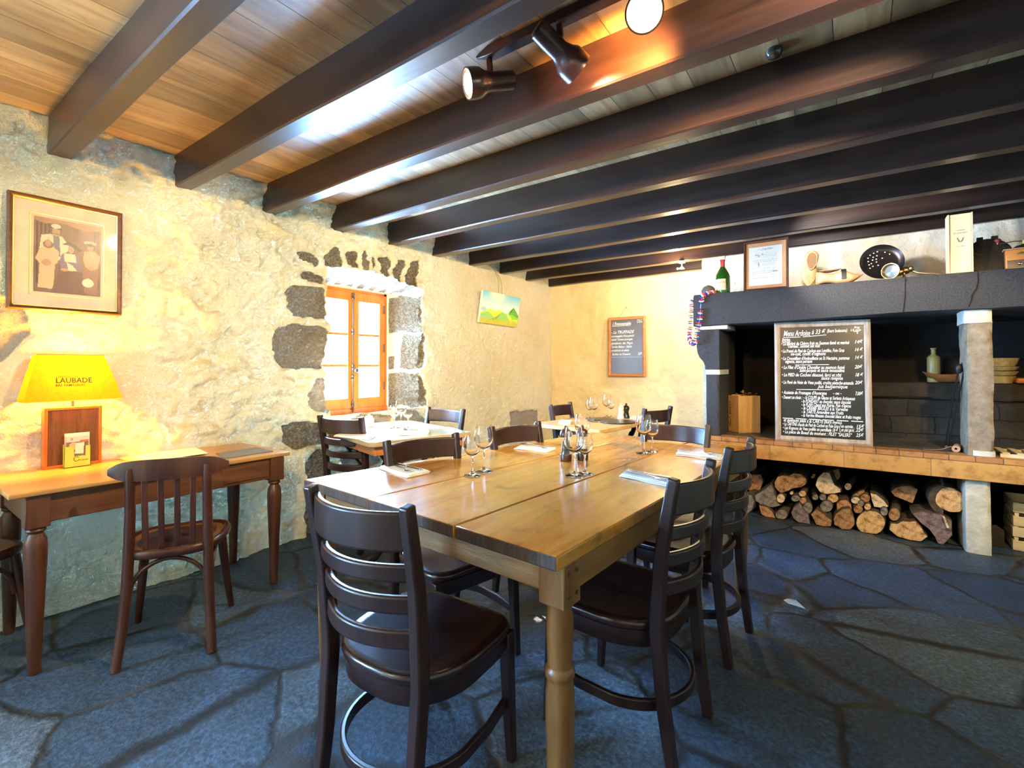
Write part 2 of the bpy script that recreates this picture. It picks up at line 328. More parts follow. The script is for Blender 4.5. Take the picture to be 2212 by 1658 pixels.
def text_geo(s, size, M, mb, shear=0.0, off=0.0, extrude=0.0, align='LEFT', res=2, width=None):
    cu = bpy.data.curves.new('t', 'FONT'); cu.body = s; cu.size = size; cu.shear = shear; cu.offset = off; cu.extrude = extrude; cu.align_x = align; cu.resolution_u = res
    o = bpy.data.objects.new('t', cu); COL.objects.link(o); bpy.context.view_layer.update()
    me = bpy.data.meshes.new_from_object(o.evaluated_get(bpy.context.evaluated_depsgraph_get()))
    k = 1.0
    if width:
        xs = [v.co.x for v in me.vertices]
        if xs: k = width/max(1e-6, max(xs)-min(xs))
    mb.add([M @ Vector((v.co.x*k, v.co.y, v.co.z)) for v in me.vertices], [tuple(p.vertices) for p in me.polygons])
    bpy.data.objects.remove(o); bpy.data.curves.remove(cu); bpy.data.meshes.remove(me)
def frame_matrix(o, ux, uy):
    ux = Vector(ux).normalized(); uy = Vector(uy).normalized(); n = ux.cross(uy)
    return Matrix(((ux.x, uy.x, n.x, o[0]), (ux.y, uy.y, n.y, o[1]), (ux.z, uy.z, n.z, o[2]), (0, 0, 0, 1)))
def inpoly(px, py, poly):
    inside = np.zeros(px.shape, bool); n = len(poly)
    for i in range(n):
        x0, y0 = poly[i]; x1, y1 = poly[(i+1) % n]
        if y0 == y1: continue
        c = ((y0 > py) != (y1 > py)) & (px < (x1-x0)*(py-y0)/(y1-y0)+x0); inside ^= c
    return inside
def picture(name, w, h, nx, ny, layers, mat, parent, M, base):
    "flat sheet whose printed colours are stored per face corner; layers in 0..1 with y down"
    xs = np.linspace(0, w, nx+1); ys = np.linspace(0, h, ny+1)
    X, Y = np.meshgrid(xs, ys); V = [tuple(M @ Vector((a, b, 0))) for a, b in zip(X.ravel(), Y.ravel())]
    F = [(j*(nx+1)+i, j*(nx+1)+i+1, (j+1)*(nx+1)+i+1, (j+1)*(nx+1)+i) for j in range(ny) for i in range(nx)]
    me = bpy.data.meshes.new(name); me.from_pydata(V, [], F); me.materials.append(mat)
    cx = ((np.arange(nx)+.5)/nx)[None, :].repeat(ny, 0); cyy = 1-((np.arange(ny)+.5)/ny)[:, None].repeat(nx, 1)
    C = np.zeros((ny, nx, 3)); C[:] = base(cx, cyy) if callable(base) else base
    rng = np.random.RandomState(3)
    for l in layers:
        if l[0] == 'p': mk = inpoly(cx, cyy, l[1])
        elif l[0] == 'e': (ex, ey, rx, ry) = l[1]; mk = ((cx-ex)/rx)**2+((cyy-ey)/ry)**2 < 1
        elif l[0] == 'f': C[:] = l[1](cx, cyy, C); continue
        C[mk] = np.array(l[2])*(1+l[3]*rng.uniform(-1, 1, (mk.sum(), 1))) if len(l) > 3 else l[2]
    C = np.clip(C, 0, 1)
    at_ = me.color_attributes.new('paint', 'FLOAT_COLOR', 'CORNER')
    A = np.ones((ny*nx, 4, 4), np.float32); A[:, :, :3] = C.reshape(-1, 1, 3); at_.data.foreach_set('color', A.ravel())
    o = bpy.data.objects.new(name, me); COL.objects.link(o); o.parent = parent; return o
# numpy value noise
def vnoise(x, y, seed=0):
    xi = np.floor(x).astype(int); yi = np.floor(y).astype(int); fx = x-xi; fy = y-yi
    fx = fx*fx*(3-2*fx); fy = fy*fy*(3-2*fy)
    def h(a, b):
        n = (a*374761393+b*668265263+seed*982451653) & 0x7fffffff; n = ((n ^ (n >> 13))*1274126177) & 0x7fffffff
        return ((n ^ (n >> 16)) & 0xffff)/65535.0
    return (h(xi, yi)*(1-fx)+h(xi+1, yi)*fx)*(1-fy)+(h(xi, yi+1)*(1-fx)+h(xi+1, yi+1)*fx)*fy
def fbm(x, y, o=4, seed=0, g=0.5):
    s = 0; a = 1; t = 0
    for i in range(o): s = s+a*vnoise(x*2**i, y*2**i, seed+i); t += a; a *= g
    return s/t
# ------------------------------------------------------------------ room shell
RX, RY0, RY1, ZC = 5.2, -2.2, 5.5, 2.403
def struct(o): o['kind'] = 'structure'; return o
def pxpoly(pts, ox=0, oy=0, s=1.0, **k):
    q = [at(ox+x*s, oy+y*s, **k) for x, y in pts]
    return q
# left wall ---------------------------------------------------------
OY0, OY1, OZB = 2.24, 3.185, 0.83
arch = [at(x, y, X=0) for x, y in ((699, 577), (730, 578), (760, 583), (795, 589), (825, 596), (860, 609), (896, 624))]
def archz(y): return float(np.interp(y, [p.y for p in arch], [p.z for p in arch]))
st = []   # exposed stones, outlines seen in the photograph laid on the wall plane
def fs(pts, tone=0.0): st.append(([(q.y, q.z) for q in pxpoly(pts, 560, 480, 0.374, X=0)], tone))
fs([(230, 170), (300, 180), (335, 235), (330, 268), (290, 240), (240, 225)])
fs([(365, 250), (375, 190), (410, 140), (440, 160), (465, 220), (465, 262), (420, 268)])
fs([(482, 175), (520, 165), (550, 185), (558, 268), (520, 262), (490, 240)])
fs([(575, 175), (610, 165), (618, 210), (612, 285), (580, 268)], 0.25)
fs([(645, 200), (662, 200), (660, 295), (640, 285)])
fs([(690, 205), (745, 195), (752, 230), (740, 318), (690, 292)])
fs([(785, 220), (830, 215), (828, 270), (805, 350), (765, 325)])
fs([(860, 230), (912, 220), (915, 290), (893, 380), (822, 355), (850, 300)])
fs([(235, 300), (260, 280), (310, 290), (368, 320), (370, 355), (300, 345), (240, 330)])
fs([(150, 400), (180, 365), (372, 380), (375, 565), (300, 555), (180, 545), (145, 470)], 0.2)
fs([(60, 680), (100, 610), (200, 585), (340, 600), (378, 640), (380, 840), (250, 845), (130, 850), (75, 790)], 0.3)
fs([(270, 960), (310, 900), (380, 890), (382, 1040), (360, 1110), (280, 1070)], 0.8)
fs([(125, 1170), (200, 1145), (370, 1160), (370, 1270), (200, 1315), (125, 1270)], 0.05)
fs([(262, 1365), (300, 1325), (335, 1308), (380, 1308), (380, 1860), (262, 1860)])
fs([(890, 430), (925, 440), (928, 560), (905, 610), (888, 605)]); fs([(885, 650), (930, 640), (948, 780), (938, 842), (888, 845)]); fs([(890, 885), (930, 880), (957, 980), (942, 1060), (888, 1065)], 0.15)
fs([(395, 1170), (600, 1100), (740, 1110), (745, 1170), (430, 1230)], 0.7); fs([(760, 1075), (900, 1085), (960, 1160), (880, 1200), (760, 1190)], 0.85)
fs([(1440, 1090), (1600, 1085), (1605, 1165), (1445, 1175)], 0.9)
fs([(470, 1330), (620, 1290), (700, 1380), (560, 1450), (470, 1440)], 0.75)
st.append(([(0.25, 1.50), (0.66, 1.52), (0.70, 1.36), (0.60, 1.22), (0.25, 1.24)], 0.9))
YA, YB, ZT = 0.1, RY1+0.03, ZC+0.03
ny = 450; ys = np.linspace(YA, YB, ny+1)
C0 = int(np.argmin(abs(ys-OY0))); C1 = int(np.argmin(abs(ys-OY1))); ys[C0] = OY0; ys[C1] = OY1
nb, nm, nu = 72, 90, 46
KB, KT = nb, nb+nm; nz = nb+nm+nu
Yg = np.repeat(ys[:, None], nz+1, 1); Zg = np.zeros_like(Yg)
for i, y in enumerate(ys):
    yy = min(max(y, OY0), OY1); za = archz(yy); d = max(OY0-y, y-OY1, 0); w = min(1, d/0.5); za = za*(1-w)+1.9*w
    Zg[i] = np.concatenate([np.linspace(-0.03, OZB, nb+1), np.linspace(OZB, za, nm+1)[1:], np.linspace(za, ZT, nu+1)[1:]])
def smooth01(x, a, b): t = np.clip((x-a)/(b-a), 0, 1); return t*t*(3-2*t)
mask = np.zeros_like(Yg); tone = np.zeros_like(Yg)
wy = Yg+0.02*(fbm(Yg*14, Zg*14, 3, 5)-.5); wz = Zg+0.02*(fbm(Yg*14, Zg*14, 3, 9)-.5)
for poly, t in st:
    m_ = inpoly(wy, wz, poly); mask[m_] = 1; tone[m_] = t
for _ in range(2):
    mask[1:-1, 1:-1] = (mask[1:-1, 1:-1]*2+mask[:-2, 1:-1]+mask[2:, 1:-1]+mask[1:-1, :-2]+mask[1:-1, 2:])/6
    tn = tone.copy()
    for a, b in ((1, 0), (-1, 0), (0, 1), (0, -1)): tn = np.maximum(tn, np.roll(np.roll(tone, a, 0), b, 1)*(np.roll(np.roll(mask, a, 0), b, 1) > 0.3))
    tone = np.where(mask > 0.3, np.maximum(tone, tn*0), tn)
def wall_disp(y, z):
    calm = 1-smooth01(y, 0.95, 1.35)*(1-smooth01(y, 3.0, 3.6))
    top = smooth01(z, 1.95, 2.15)
    calm = calm*(1-0.8*top*(1-smooth01(y, 3.0, 3.6)))
    low = 1-smooth01(z, 0.55, 0.85)
    amp = 0.018+0.085*(1-calm)*(1-0.6*low)
    big = fbm(y*1.6, z*1.6, 3, 21)-.5
    mid = fbm(y*5.5+1.7*fbm(y*3, z*3, 2, 4), z*7.5, 5, 33, 0.58)-.5
    rdg = 1-abs(2*fbm(y*9+z*3, z*13, 4, 51, .6)-1)
    return 0.035*big+amp*(mid*1.5+0.45*(rdg-.6))
D = wall_disp(Yg, Zg)
rough_ = 0.35+0.65*smooth01(Yg, 0.95, 1.35)*(1-smooth01(Yg, 3.0, 3.6))
D = D+0.022*rough_*fbm(Yg*38, Zg*38, 2, 77)*(mask < .5)+0.075*rough_*np.abs(fbm(Yg*15, Zg*19, 3, 79)-.5)*(mask < .5)-0.016*mask+0.02*(fbm(Yg*22, Zg*22, 3, 88)-.5)*mask
D += 0.012
b_ = MB(); NV = (nz+1)
b_.v = [tuple(p) for p in np.stack([D, Yg, Zg], -1).reshape(-1, 3)]
keep = []
for i in range(ny):
    for j in range(nz):
        if C0 <= i < C1 and KB <= j < KT: continue
        keep.append((i*NV+j, (i+1)*NV+j, (i+1)*NV+j+1, i*NV+j+1))
b_.f = keep; b_.mi = [0]*len(keep)
stn = list(mask.ravel()); ton = list(tone.ravel())
# reveals of the window niche
FXW, FY0, FY1, FZ0, FZ1 = -0.23, 2.25, 3.005, 0.80, 1.845
r1 = [at(870, y, X=-0.1).z for y in (641, 717, 723, 796, 805, 877)]
def reveal(idx, side):
    T = 16; base = len(b_.v); n = len(idx)
    for t in range(T+1):
        f = t/T
        for k, (i, j) in enumerate(idx):
            y, z, x = Yg[i, j], Zg[i, j], D[i, j]; u = k/(n-1)
            iy = {'L': FY0, 'R': FY1}.get(side, FY0+(FY1-FY0)*(y-OY0)/(OY1-OY0)); iz = {'T': FZ1, 'B': FZ0}.get(side, FZ0+(FZ1-FZ0)*u)
            nn = 0.02*(fbm(np.array([f*4+u*11]), np.array([u*17+f*3]), 3, 61)[0]-.5)*math.sin(math.pi*min(1, f*1.0))
            p = [x*(1-f)+FXW*f, y*(1-f)+iy*f, z*(1-f)+iz*f]
            m_ = 0.0; tt = 0.15
            if side == 'R':
                zz = p[2]+0.01*math.sin(f*9)
                if r1[1] < zz < r1[0]: m_ = 1; tt = 0.12
                if r1[3] < zz < r1[2] and f < 0.52: m_ = 1; tt = 0.1
                if r1[3] < zz < r1[3]+0.12 and f > 0.72: m_ = 1
                if r1[5] < zz < r1[4]: m_ = 1; tt = 0.12
                if f > 0.93: m_ = 0
                p[1] += nn-0.006*(1-m_)
            elif side == 'T':
                s_ = (u*7.3+0.15-0.9*f) % 1; m_ = 1.0 if 0.25 < s_ < 0.8 and f < 0.85 else 0.0; tt = 0.35; p[2] += nn-0.008*(1-m_)
            elif side == 'L': p[1] += nn; m_ = 1.0 if (u*5) % 1 > 0.2 else 0; tt = 0.5
            else: m_ = 1; tt = 0.6
            b_.v.append(tuple(p)); stn.append(m_); ton.append(tt)
    for t in range(T):
        for k in range(n-1): b_.f.append((base+t*n+k, base+t*n+k+1, base+(t+1)*n+k+1, base+(t+1)*n+k)); b_.mi.append(0)
reveal([(C0, j) for j in range(KB, KT+1)], 'L'); reveal([(C1, j) for j in range(KB, KT+1)], 'R')
reveal([(i, KT) for i in range(C0, C1+1)], 'T'); reveal([(i, KB) for i in range(C0, C1+1)], 'B')
n0 = len(b_.v)
for a, b in (((-0.1, RY0, -0.03), (0, -1.80, ZT)), ((-0.1, -1.0, -0.03), (0, 0.12, ZT)), ((-0.1, -1.80, -0.03), (0, -1.0, 1.1)), ((-0.1, -1.80, 1.6), (0, -1.0, ZT))): b_.box(a, b)
stn += [0]*(len(b_.v)-n0); ton += [0]*(len(b_.v)-n0)
wl = struct(b_.build('wall_left', MT['wall'], smooth=0)); wl.data.polygons.foreach_set('use_smooth', [True]*len(wl.data.polygons))
for nm_, arr in (('stone', stn), ('tone', ton)):
    a_ = wl.data.attributes.new(nm_, 'FLOAT', 'POINT'); a_.data.foreach_set('value', np.array(arr, np.float32))
def sheet(name, mat, f, u0, u1, v0, v1, step):
    nu_, nv_ = int((u1-u0)/step)+1, int((v1-v0)/step)+1
    U, V = np.meshgrid(np.linspace(u0, u1, nu_+1), np.linspace(v0, v1, nv_+1)); P = np.stack(f(U, V), -1).reshape(-1, 3)
    m_ = MB(); m_.v = [tuple(p) for p in P]; m_.f = [(j*(nu_+1)+i, j*(nu_+1)+i+1, (j+1)*(nu_+1)+i+1, (j+1)*(nu_+1)+i) for j in range(nv_) for i in range(nu_)]; m_.mi = [0]*len(m_.f)
    return m_
bw = sheet('wall_back', None, lambda u, v: (u, RY1-0.06*(fbm(u*1.5, v*1.5, 3, 8)-.5)-0.03*(fbm(u*8, v*8, 4, 12, .6)-.5), v), -0.05, 2.35, -0.02, ZT, 0.02)
bw.box((2.3, RY1, -0.02), (RX, RY1+0.1, ZT))
struct(bw.build('wall_back', MT['wallb'], smooth=60))
m_ = MB(); m_.box((RX, RY0, -0.02), (RX+0.1, RY1+0.1, ZT)); struct(m_.build('wall_right', MT['wallb']))
m_ = MB(); m_.box((-0.1, RY0-0.1, -0.02), (RX+0.1, RY0, ZT)); struct(m_.build('wall_rear', MT['wallb']))
m_ = MB(); m_.box((-0.35, RY0, -0.06), (RX, RY1+0.1, 0)); struct(m_.build('floor', MT['floor']))
m_ = MB(); m_.box((-0.12, RY0, ZC), (RX, RY1+0.1, ZC+0.05)); struct(m_.build('ceiling', MT['planks']))
# chimney breast above and beside the fireplace
def chim(u, v): return (u, 4.95-0.03*(fbm(u*1.7, v*1.7, 3, 15)-.5)-0.03*(fbm(u*9, v*9, 4, 19, .6)-.5), v)
cb = sheet('c', None, chim, 2.02, RX, 1.58, ZT, 0.02); 
cb.m = 0; cb.box((2.02, 4.98, -0.01), (2.30, RY1+0.02, ZC)); cb.box((2.30, 4.98, 1.58), (RX, RY1, ZC)); cb.add([(2.02, 4.95, 1.58), (2.02, 4.99, 1.58), (2.02, 4.99, ZT), (2.02, 4.95, ZT)], [(0, 1, 2, 3)])
struct(cb.build('wall_chimney', MT['wallw'], smooth=60))
# ceiling beams ------------------------------------------------------
words_ = ['above the framed family photograph', 'meeting the wall right of the framed photograph', 'carrying the orange glow of the ceiling spotlights', 'ending just left of the window arch', 'ending above the window arch', 'ending right of the window arch',
          'ending above the left side of the small landscape canvas', 'ending right above the small landscape canvas', 'reaching the wall corner over the bottle and framed letter', 'lying against the back wall above the small chalkboard']
for k in range(10):
    y0 = 0.7394+0.5204*k; rr_ = random.Random(k); x1 = RX+0.02 if k < 9 else 2.04
    mb = MB(); xs_ = np.linspace(-0.01, x1, 24); rings = []
    for x in xs_:
        j1, j2, j3 = [0.004*(vnoise(np.array([x*1.7+k*9]), np.array([q*5.]), 3)[0]-.5)*2 for q in (1, 2, 3)]
        z0 = 2.223+j1; w0 = y0+j2; w1 = y0+0.088+j3
        rings.append([(x, w0, ZC+0.005), (x, w0, z0+0.007), (x, w0+0.007, z0), (x, w1-0.005, z0), (x, w1, z0+0.005), (x, w1, ZC+0.005)])
    mb.loft(rings)
    o = fixn(mb.build('ceiling_beam', MT['beam'], smooth=30))
    tag(o, 'dark stained wooden ceiling beam '+words_[k], 'beam', 'dark wooden beams under the plank ceiling')
# window -------------------------------------------------------------
wr = thing('window_1', (FXW, (FY0+FY1)/2, FZ0), 0, None, None, kind='structure')
WO = Vector(wr.location)
def wb(name, fn, mat, parent=wr, bev=0.004, sm=40):
    m = MB(); fn(m); o = m.build(name, mat, parent, bevel=bev, smooth=sm, M=Matrix.Translation(-WO)); return o
X0, X1 = FXW-0.03, FXW+0.015
def fr(m):
    m.box((X0, FY0, FZ0), (X1, FY0+0.03, FZ1)); m.box((X0, FY1-0.035, FZ0), (X1, FY1, FZ1)); m.box((X0, FY0, FZ1-0.025), (X1, FY1, FZ1)); m.box((X0, FY0, FZ0), (X1+0.012, FY1, FZ0+0.05))
wb('window_frame', fr, MT['orange'])
ym = 2.635
def sash(y0, y1, rail):
    z0, z1 = FZ0+0.05, FZ1-0.025; st_ = 0.055
    def f(m):
        m.box((X0+0.005, y0, z0), (X1+0.012, y0+st_, z1)); m.box((X0+0.005, y1-st_, z0), (X1+0.012, y1, z1))
        m.box((X0+0.005, y0+st_, z1-0.075), (X1+0.011, y1-st_, z1)); m.box((X0+0.005, y0+st_, z0), (X1+0.011, y1-st_, z0+0.085))
        for q in (0.335, 0.655): zz = z0+0.085+(z1-z0-0.16)*q; m.box((X0+0.01, y0+st_-0.005, zz-0.011), (X1+0.006, y1-st_+0.005, zz+0.011))
    s = wb('window_sash', f, MT['orange'])
    g = wb('window_pane', lambda m: m.box((FXW-0.012, y0+st_-0.01, z0+0.07), (FXW-0.008, y1-st_+0.01, z1-0.07)), MT['pane'], s, 0, 0)
    return s
sash(FY0+0.03, ym+0.012, 0); sash(ym+0.012, FY1-0.035, 0)
def bolt(m):
    x = X1+0.022; pts = [(x, ym, z) for z in np.linspace(FZ0+0.02, FZ1-0.03, 30)]
    m.tube(pts, 0.006, 8)
    for z in (1.80, 1.765, 1.50, 1.47, 1.205, 1.18, 1.12, 1.09, 0.90, 0.87): m.lathe([(0.004, -0.014), (0.011, -0.009), (0.013, 0), (0.011, 0.009), (0.004, 0.014)], (x, ym, z), 10)
    for z in (1.775, 1.485, 1.10, 0.885, 0.845): m.box((X1+0.005, ym-0.014, z-0.006), (x, ym+0.014, z+0.006))
    m.lathe([(0.004, -0.02), (0.016, -0.014), (0.020, 0), (0.016, 0.014), (0.004, 0.02)], (x+0.014, ym+0.022, 1.165), 12)
    m.tube([(x, ym, 1.165), (x+0.012, ym+0.02, 1.165)], 0.006, 8)
wb('window_bolt', bolt, MT['rust'], bev=0, sm=50)
for z in (1.03, 1.36, 1.70): wb('window_hinge', lambda m: m.tube([(X1+0.018, FY1-0.045, z-0.035), (X1+0.018, FY1-0.045, z+0.035)], 0.007, 8), MT['rust'], bev=0)
# ------------------------------------------------------------------ fireplace
FP = thing('fireplace', (3.6, 4.34, 0), 0, 'big old stone fireplace with dark lava mantel beam, raised brick hearth and plastered stone pillar', 'fireplace')
FO = Matrix.Translation(-Vector(FP.location))
HY = 4.34; HZ = 0.62
def fp(name, m, mat, label=None, bev=0.004, parent=FP, sm=40):
    o = m.build(name, mat, parent, bevel=bev, smooth=sm, M=FO)
    if label: o['label'] = label
    return o
def roughbox(m, a, b, n, amp, seed, axis=2, chamf=0.01):
    "box with wandering faces: rings along an axis"
    (x0, y0, z0), (x1, y1, z1) = a, b; rings = []
    for i in range(n+1):
        t = i/n
        if axis == 2: z = z0+(z1-z0)*t; base = [(x0, y0), (x1, y0), (x1, y1), (x0, y1)]
        if axis == 0: z = x0+(x1-x0)*t; base = [(y0, z0), (y1, z0), (y1, z1), (y0, z1)]
        pts = []
        for k in range(4):
            p, q = base[k], base[(k+1) % 4]
            for s_ in range(6):
                u = s_/6; px, py = p[0]*(1-u)+q[0]*u, p[1]*(1-u)+q[1]*u
                cx, cy2 = (base[0][0]+base[2][0])/2, (base[0][1]+base[2][1])/2
                d = amp*(fbm(np.array([z*9+k*3.1+u]), np.array([u*3+k*7.]), 4, seed)[0]-.5)*2
                if s_ == 0: d -= chamf
                L_ = math.hypot(px-cx, py-cy2); px += (px-cx)/L_*d; py += (py-cy2)/L_*d
                pts.append((px, py, z) if axis == 2 else (z, px, py))
        rings.append(pts)
    m.loft(rings)
# mantel
m = MB(); rings = []
for i in range(120):
    x = 2.095+(RX-2.095)*i/119; g = lambda s_: 0.004*(fbm(np.array([x*6.]), np.array([s_*5.]), 4, 70)[0]-.5)*2
    zt, zb = 1.768+g(1), 1.545+0.012*math.sin(x*2.1)+g(2)
    rings.append([(x, HY+g(3), zb+.006), (x, HY+g(4), (zt+zb)/2), (x, HY+g(5), zt), (x, HY+0.022, 1.80), (x, 4.96, 1.80), (x, 4.96, zb), (x, HY+0.02, zb)])
m.loft(rings); mant = fixn(fp('mantel_beam', m, MT['basalt'], 'dark pitted lava stone mantel beam', 0))
for cl in (((2112, 586), (2113, 605), (2110, 622), (2100, 636), (2098, 650), (2092, 662)), ((1956, 600), (1955, 640), (1951, 674))):
    ck = [at(x, y, Y=HY-0.001) for x, y in cl]; m = MB(); m.tube(ck, 0.003, 6); fp('mantel_crack', m, MT['soot'], 'black crack in the mantel beam', 0, mant)
# hearth slab, brick edge, lintel band
m = MB(); m.box((2.17, HY+0.02, 0.585), (RX, 5.40, HZ)); fp('hearth_slab', m, MT['slab'], 'dark slate hearth surface')
def bricks(name, c1, c2, bw_, bh, mort):
    mm, N, L, b = nt(name); v = coords(N, L, 'Object', (1, 1, 1), (math.pi/2, 0, 0)); bt = N.new('ShaderNodeTexBrick')
    bt.inputs['Scale'].default_value = 1; bt.inputs['Brick Width'].default_value = bw_; bt.inputs['Row Height'].default_value = bh; bt.inputs['Mortar Size'].default_value = 0.0022; bt.offset = 0.3
    bt.inputs['Color1'].default_value = (*c1, 1); bt.inputs['Color2'].default_value = (*c2, 1); bt.inputs['Mortar'].default_value = (*mort, 1); L.new(v, bt.inputs['Vector'])
    n = noise(N, L, coords(N, L), 9, 6, 0.7); r = ramp(N, L, n.outputs[0], [(0.3, (0.42, 0.36, 0.28)), (0.5, (1, 1, 1)), (0.75, (1.15, 1.15, 1.1))])
    mu = N.new('ShaderNodeMix'); mu.data_type = 'RGBA'; mu.blend_type = 'MULTIPLY'; mu.inputs[0].default_value = 1; L.new(bt.outputs[0], mu.inputs[6]); L.new(r.outputs[0], mu.inputs[7]); L.new(mu.outputs[2], b.inputs['Base Color'])
    b.inputs['Roughness'].default_value = 0.5; bump(N, L, b, n.outputs[0], 0.3, 0.006); return mm
MT['tiles'] = bricks('ochre_edge_bricks', (0.46, 0.22, 0.07), (0.34, 0.15, 0.05), 0.125, 0.4, (0.05, 0.03, 0.02))
MT['band'] = bricks('ochre_clay_band', (0.50, 0.27, 0.075), (0.44, 0.22, 0.06), 0.47, 0.7, (0.20, 0.13, 0.07))
m = MB(); m.box((2.17, HY-0.006, 0.588), (RX, HY+0.14, 0.622)); fp('brick_edging', m, MT['tiles'], 'thin row of ochre bricks', 0.003)
m = MB(); m.box((2.17, HY, 0.472), (RX, HY+0.14, 0.588)); fp('hearth_lintel', m, MT['band'], 'ochre clay band under the hearth', 0.003)
m = MB(); m.box((2.25, HY+0.14, 0.54), (RX, 5.40, 0.585)); fp('hearth_underside', m, MT['soot'])
# jamb and corbel
m = MB(); roughbox(m, (2.184, HY+0.03, 0.62), (2.292, 4.72, 1.13), 22, 0.004, 5); fp('jamb_stone', m, MT['basalt'], 'dark stone jamb', 0)
m = MB(); roughbox(m, (2.18, HY+0.025, 1.128), (2.30, 4.72, 1.168), 4, 0.006, 6); fp('mortar_joint', m, MT['limewash'], 'pale mortar joint', 0)
m = MB(); prof = [(2.295, 1.168), (2.18, 1.168), (2.178, 1.20), (2.165, 1.235), (2.135, 1.27), (2.118, 1.31), (2.112, 1.36), (2.112, 1.505), (2.295, 1.505)]
rings = [[(x, y, z) for x, z in prof] for y in np.linspace(HY+0.03, 4.72, 8)]; m.loft(rings); fixn(fp('corbel', m, MT['basalt'], 'dark curved corbel stone', 0.006))
m = MB(); roughbox(m, (2.115, HY+0.03, 1.503), (2.36, 4.72, 1.548), 4, 0.006, 9); fp('mortar_joint', m, MT['limewash'], 'pale mortar under the mantel', 0)
# pillars
m = MB(); roughbox(m, (3.785, HY+0.05, 0.621), (3.913, 4.66, 1.478), 46, 0.010, 14); p_ = fp('pillar', m, MT['pillar'], 'rough tan stone pillar', 0)
m = MB(); roughbox(m, (3.772, HY+0.045, 1.472), (3.912, 4.665, 1.556), 8, 0.008, 24); fp('pillar_cap', m, MT['limewash'], 'white plaster cap', 0, p_)
m = MB(); roughbox(m, (3.80, HY+0.045, 0.619), (3.918, 4.665, 0.655), 4, 0.004, 25); fp('pillar_base', m, MT['limewash'], 'pale mortar base', 0, p_)
m = MB(); roughbox(m, (3.768, HY+0.04, -0.005), (3.892, 4.70, 0.476), 26, 0.006, 34); fp('pillar_foot', m, MT['limewash'], 'whitewashed stone support under the hearth', 0)
m = MB(); m.box((2.10, HY+0.05, -0.005), (2.26, 5.3, 0.54)); fp('side_support', m, MT['soot'])
# firebox
def coursed(name, c1, c2, mort):
    mm, N, L, b = nt(name); dn = noise(N, L, coords(N, L), 3, 4, 0.6); t = N.new('ShaderNodeTexCoord')
    s = N.new('ShaderNodeVectorMath'); s.operation = 'MULTIPLY_ADD'; L.new(dn.outputs['Color'], s.inputs[0]); s.inputs[1].default_value = (0.12, 0.0, 0.05); L.new(t.outputs['Object'], s.inputs[2])
    mp = N.new('ShaderNodeMapping'); mp.inputs['Rotation'].default_value = (math.pi/2, 0, 0); L.new(s.outputs[0], mp.inputs[0])
    bt = N.new('ShaderNodeTexBrick'); bt.inputs['Scale'].default_value = 1; bt.inputs['Brick Width'].default_value = 0.27; bt.inputs['Row Height'].default_value = 0.135; bt.inputs['Mortar Size'].default_value = 0.007; bt.inputs['Mortar Smooth'].default_value = 0.6; bt.offset = 0.37
    bt.inputs['Color1'].default_value = (*c1, 1); bt.inputs['Color2'].default_value = (*c2, 1); bt.inputs['Mortar'].default_value = (*mort, 1); L.new(mp.outputs[0], bt.inputs['Vector'])
    n = noise(N, L, coords(N, L), 8, 6, 0.7); r = ramp(N, L, n.outputs[0], [(0.3, (0.4, 0.4, 0.4)), (0.6, (1, 1, 1)), (0.8, (1.6, 1.5, 1.3))])
    mu = N.new('ShaderNodeMix'); mu.data_type = 'RGBA'; mu.blend_type = 'MULTIPLY'; mu.inputs[0].default_value = 1; L.new(bt.outputs[0], mu.inputs[6]); L.new(r.outputs[0], mu.inputs[7]); L.new(mu.outputs[2], b.inputs['Base Color'])
    b.inputs['Roughness'].default_value = 0.85; p = bump(N, L, b, bt.outputs['Fac'], -0.8, 0.02); bump(N, L, b, n.outputs[0], 0.6, 0.02, p); return mm
MT['coursed'] = coursed('coursed_dark_stone', (0.022, 0.017, 0.012), (0.050, 0.038, 0.022), (0.005, 0.004, 0.003))
m = MB(); m.box((2.30, 5.40, 0.0), (RX, 5.49, 1.58)); m.box((2.24, 4.72, 0.0), (2.30, 5.40, 1.58)); fp('firebox_wall', m, MT['soot'], 'soot-blackened firebox wall', 0)
m = MB(); m.box((2.30, 4.95, 1.54), (RX, 5.40, 1.60)); fp('firebox_hood', m, MT['soot'])
m = MB(); m.box((2.9, 5.22, 0.60), (RX, 5.41, 0.93)); fp('firebox_stones', m, MT['coursed'], 'coursed dark stones behind the hearth', 0.012)
m = MB(); roughbox(m, (2.9, 5.19, 0.93), (RX, 5.41, 1.064), 60, 0.010, 44, axis=0); fp('stone_ledge', m, MT['ledge'], 'dark stone ledge', 0)
# ------------------------------------------------------------------ ladder-back chairs
def curve_pts(a, b, c, n=14):
    "quadratic through a, b (at mid), c"
    a, b, c = Vector(a), Vector(b), Vector(c); k = b*2-(a+c)*0.5
    return [a*(1-t)**2+k*2*t*(1-t)+c*t*t for t in (i/(n-1) for i in range(n))]
def post_at(s, z):
    zz = [0, 0.2, 0.43, 0.65, 0.877]; xx = [0.164, 0.166, 0.169, 0.174, 0.181]; yy = [-0.232, -0.205, -0.186, -0.203, -0.245]
    return Vector((s*np.interp(z, zz, xx), float(np.interp(z, zz, yy)), z))
def seat_outline(w, f, bk, n=40, sc=1.0):
    pts = []
    for i in range(n):
        a = 2*math.pi*i/n; c, s_ = math.cos(a), math.sin(a)
        if s_ >= 0: e = 0.28; x = w*abs(c)**e*(1 if c > 0 else -1); y = f*abs(s_)**0.45
        else: e = 0.72; x = w*abs(c)**e*(1 if c > 0 else -1); y = -bk*abs(s_)**0.95
        pts.append((x*sc, y*sc))
    return pts
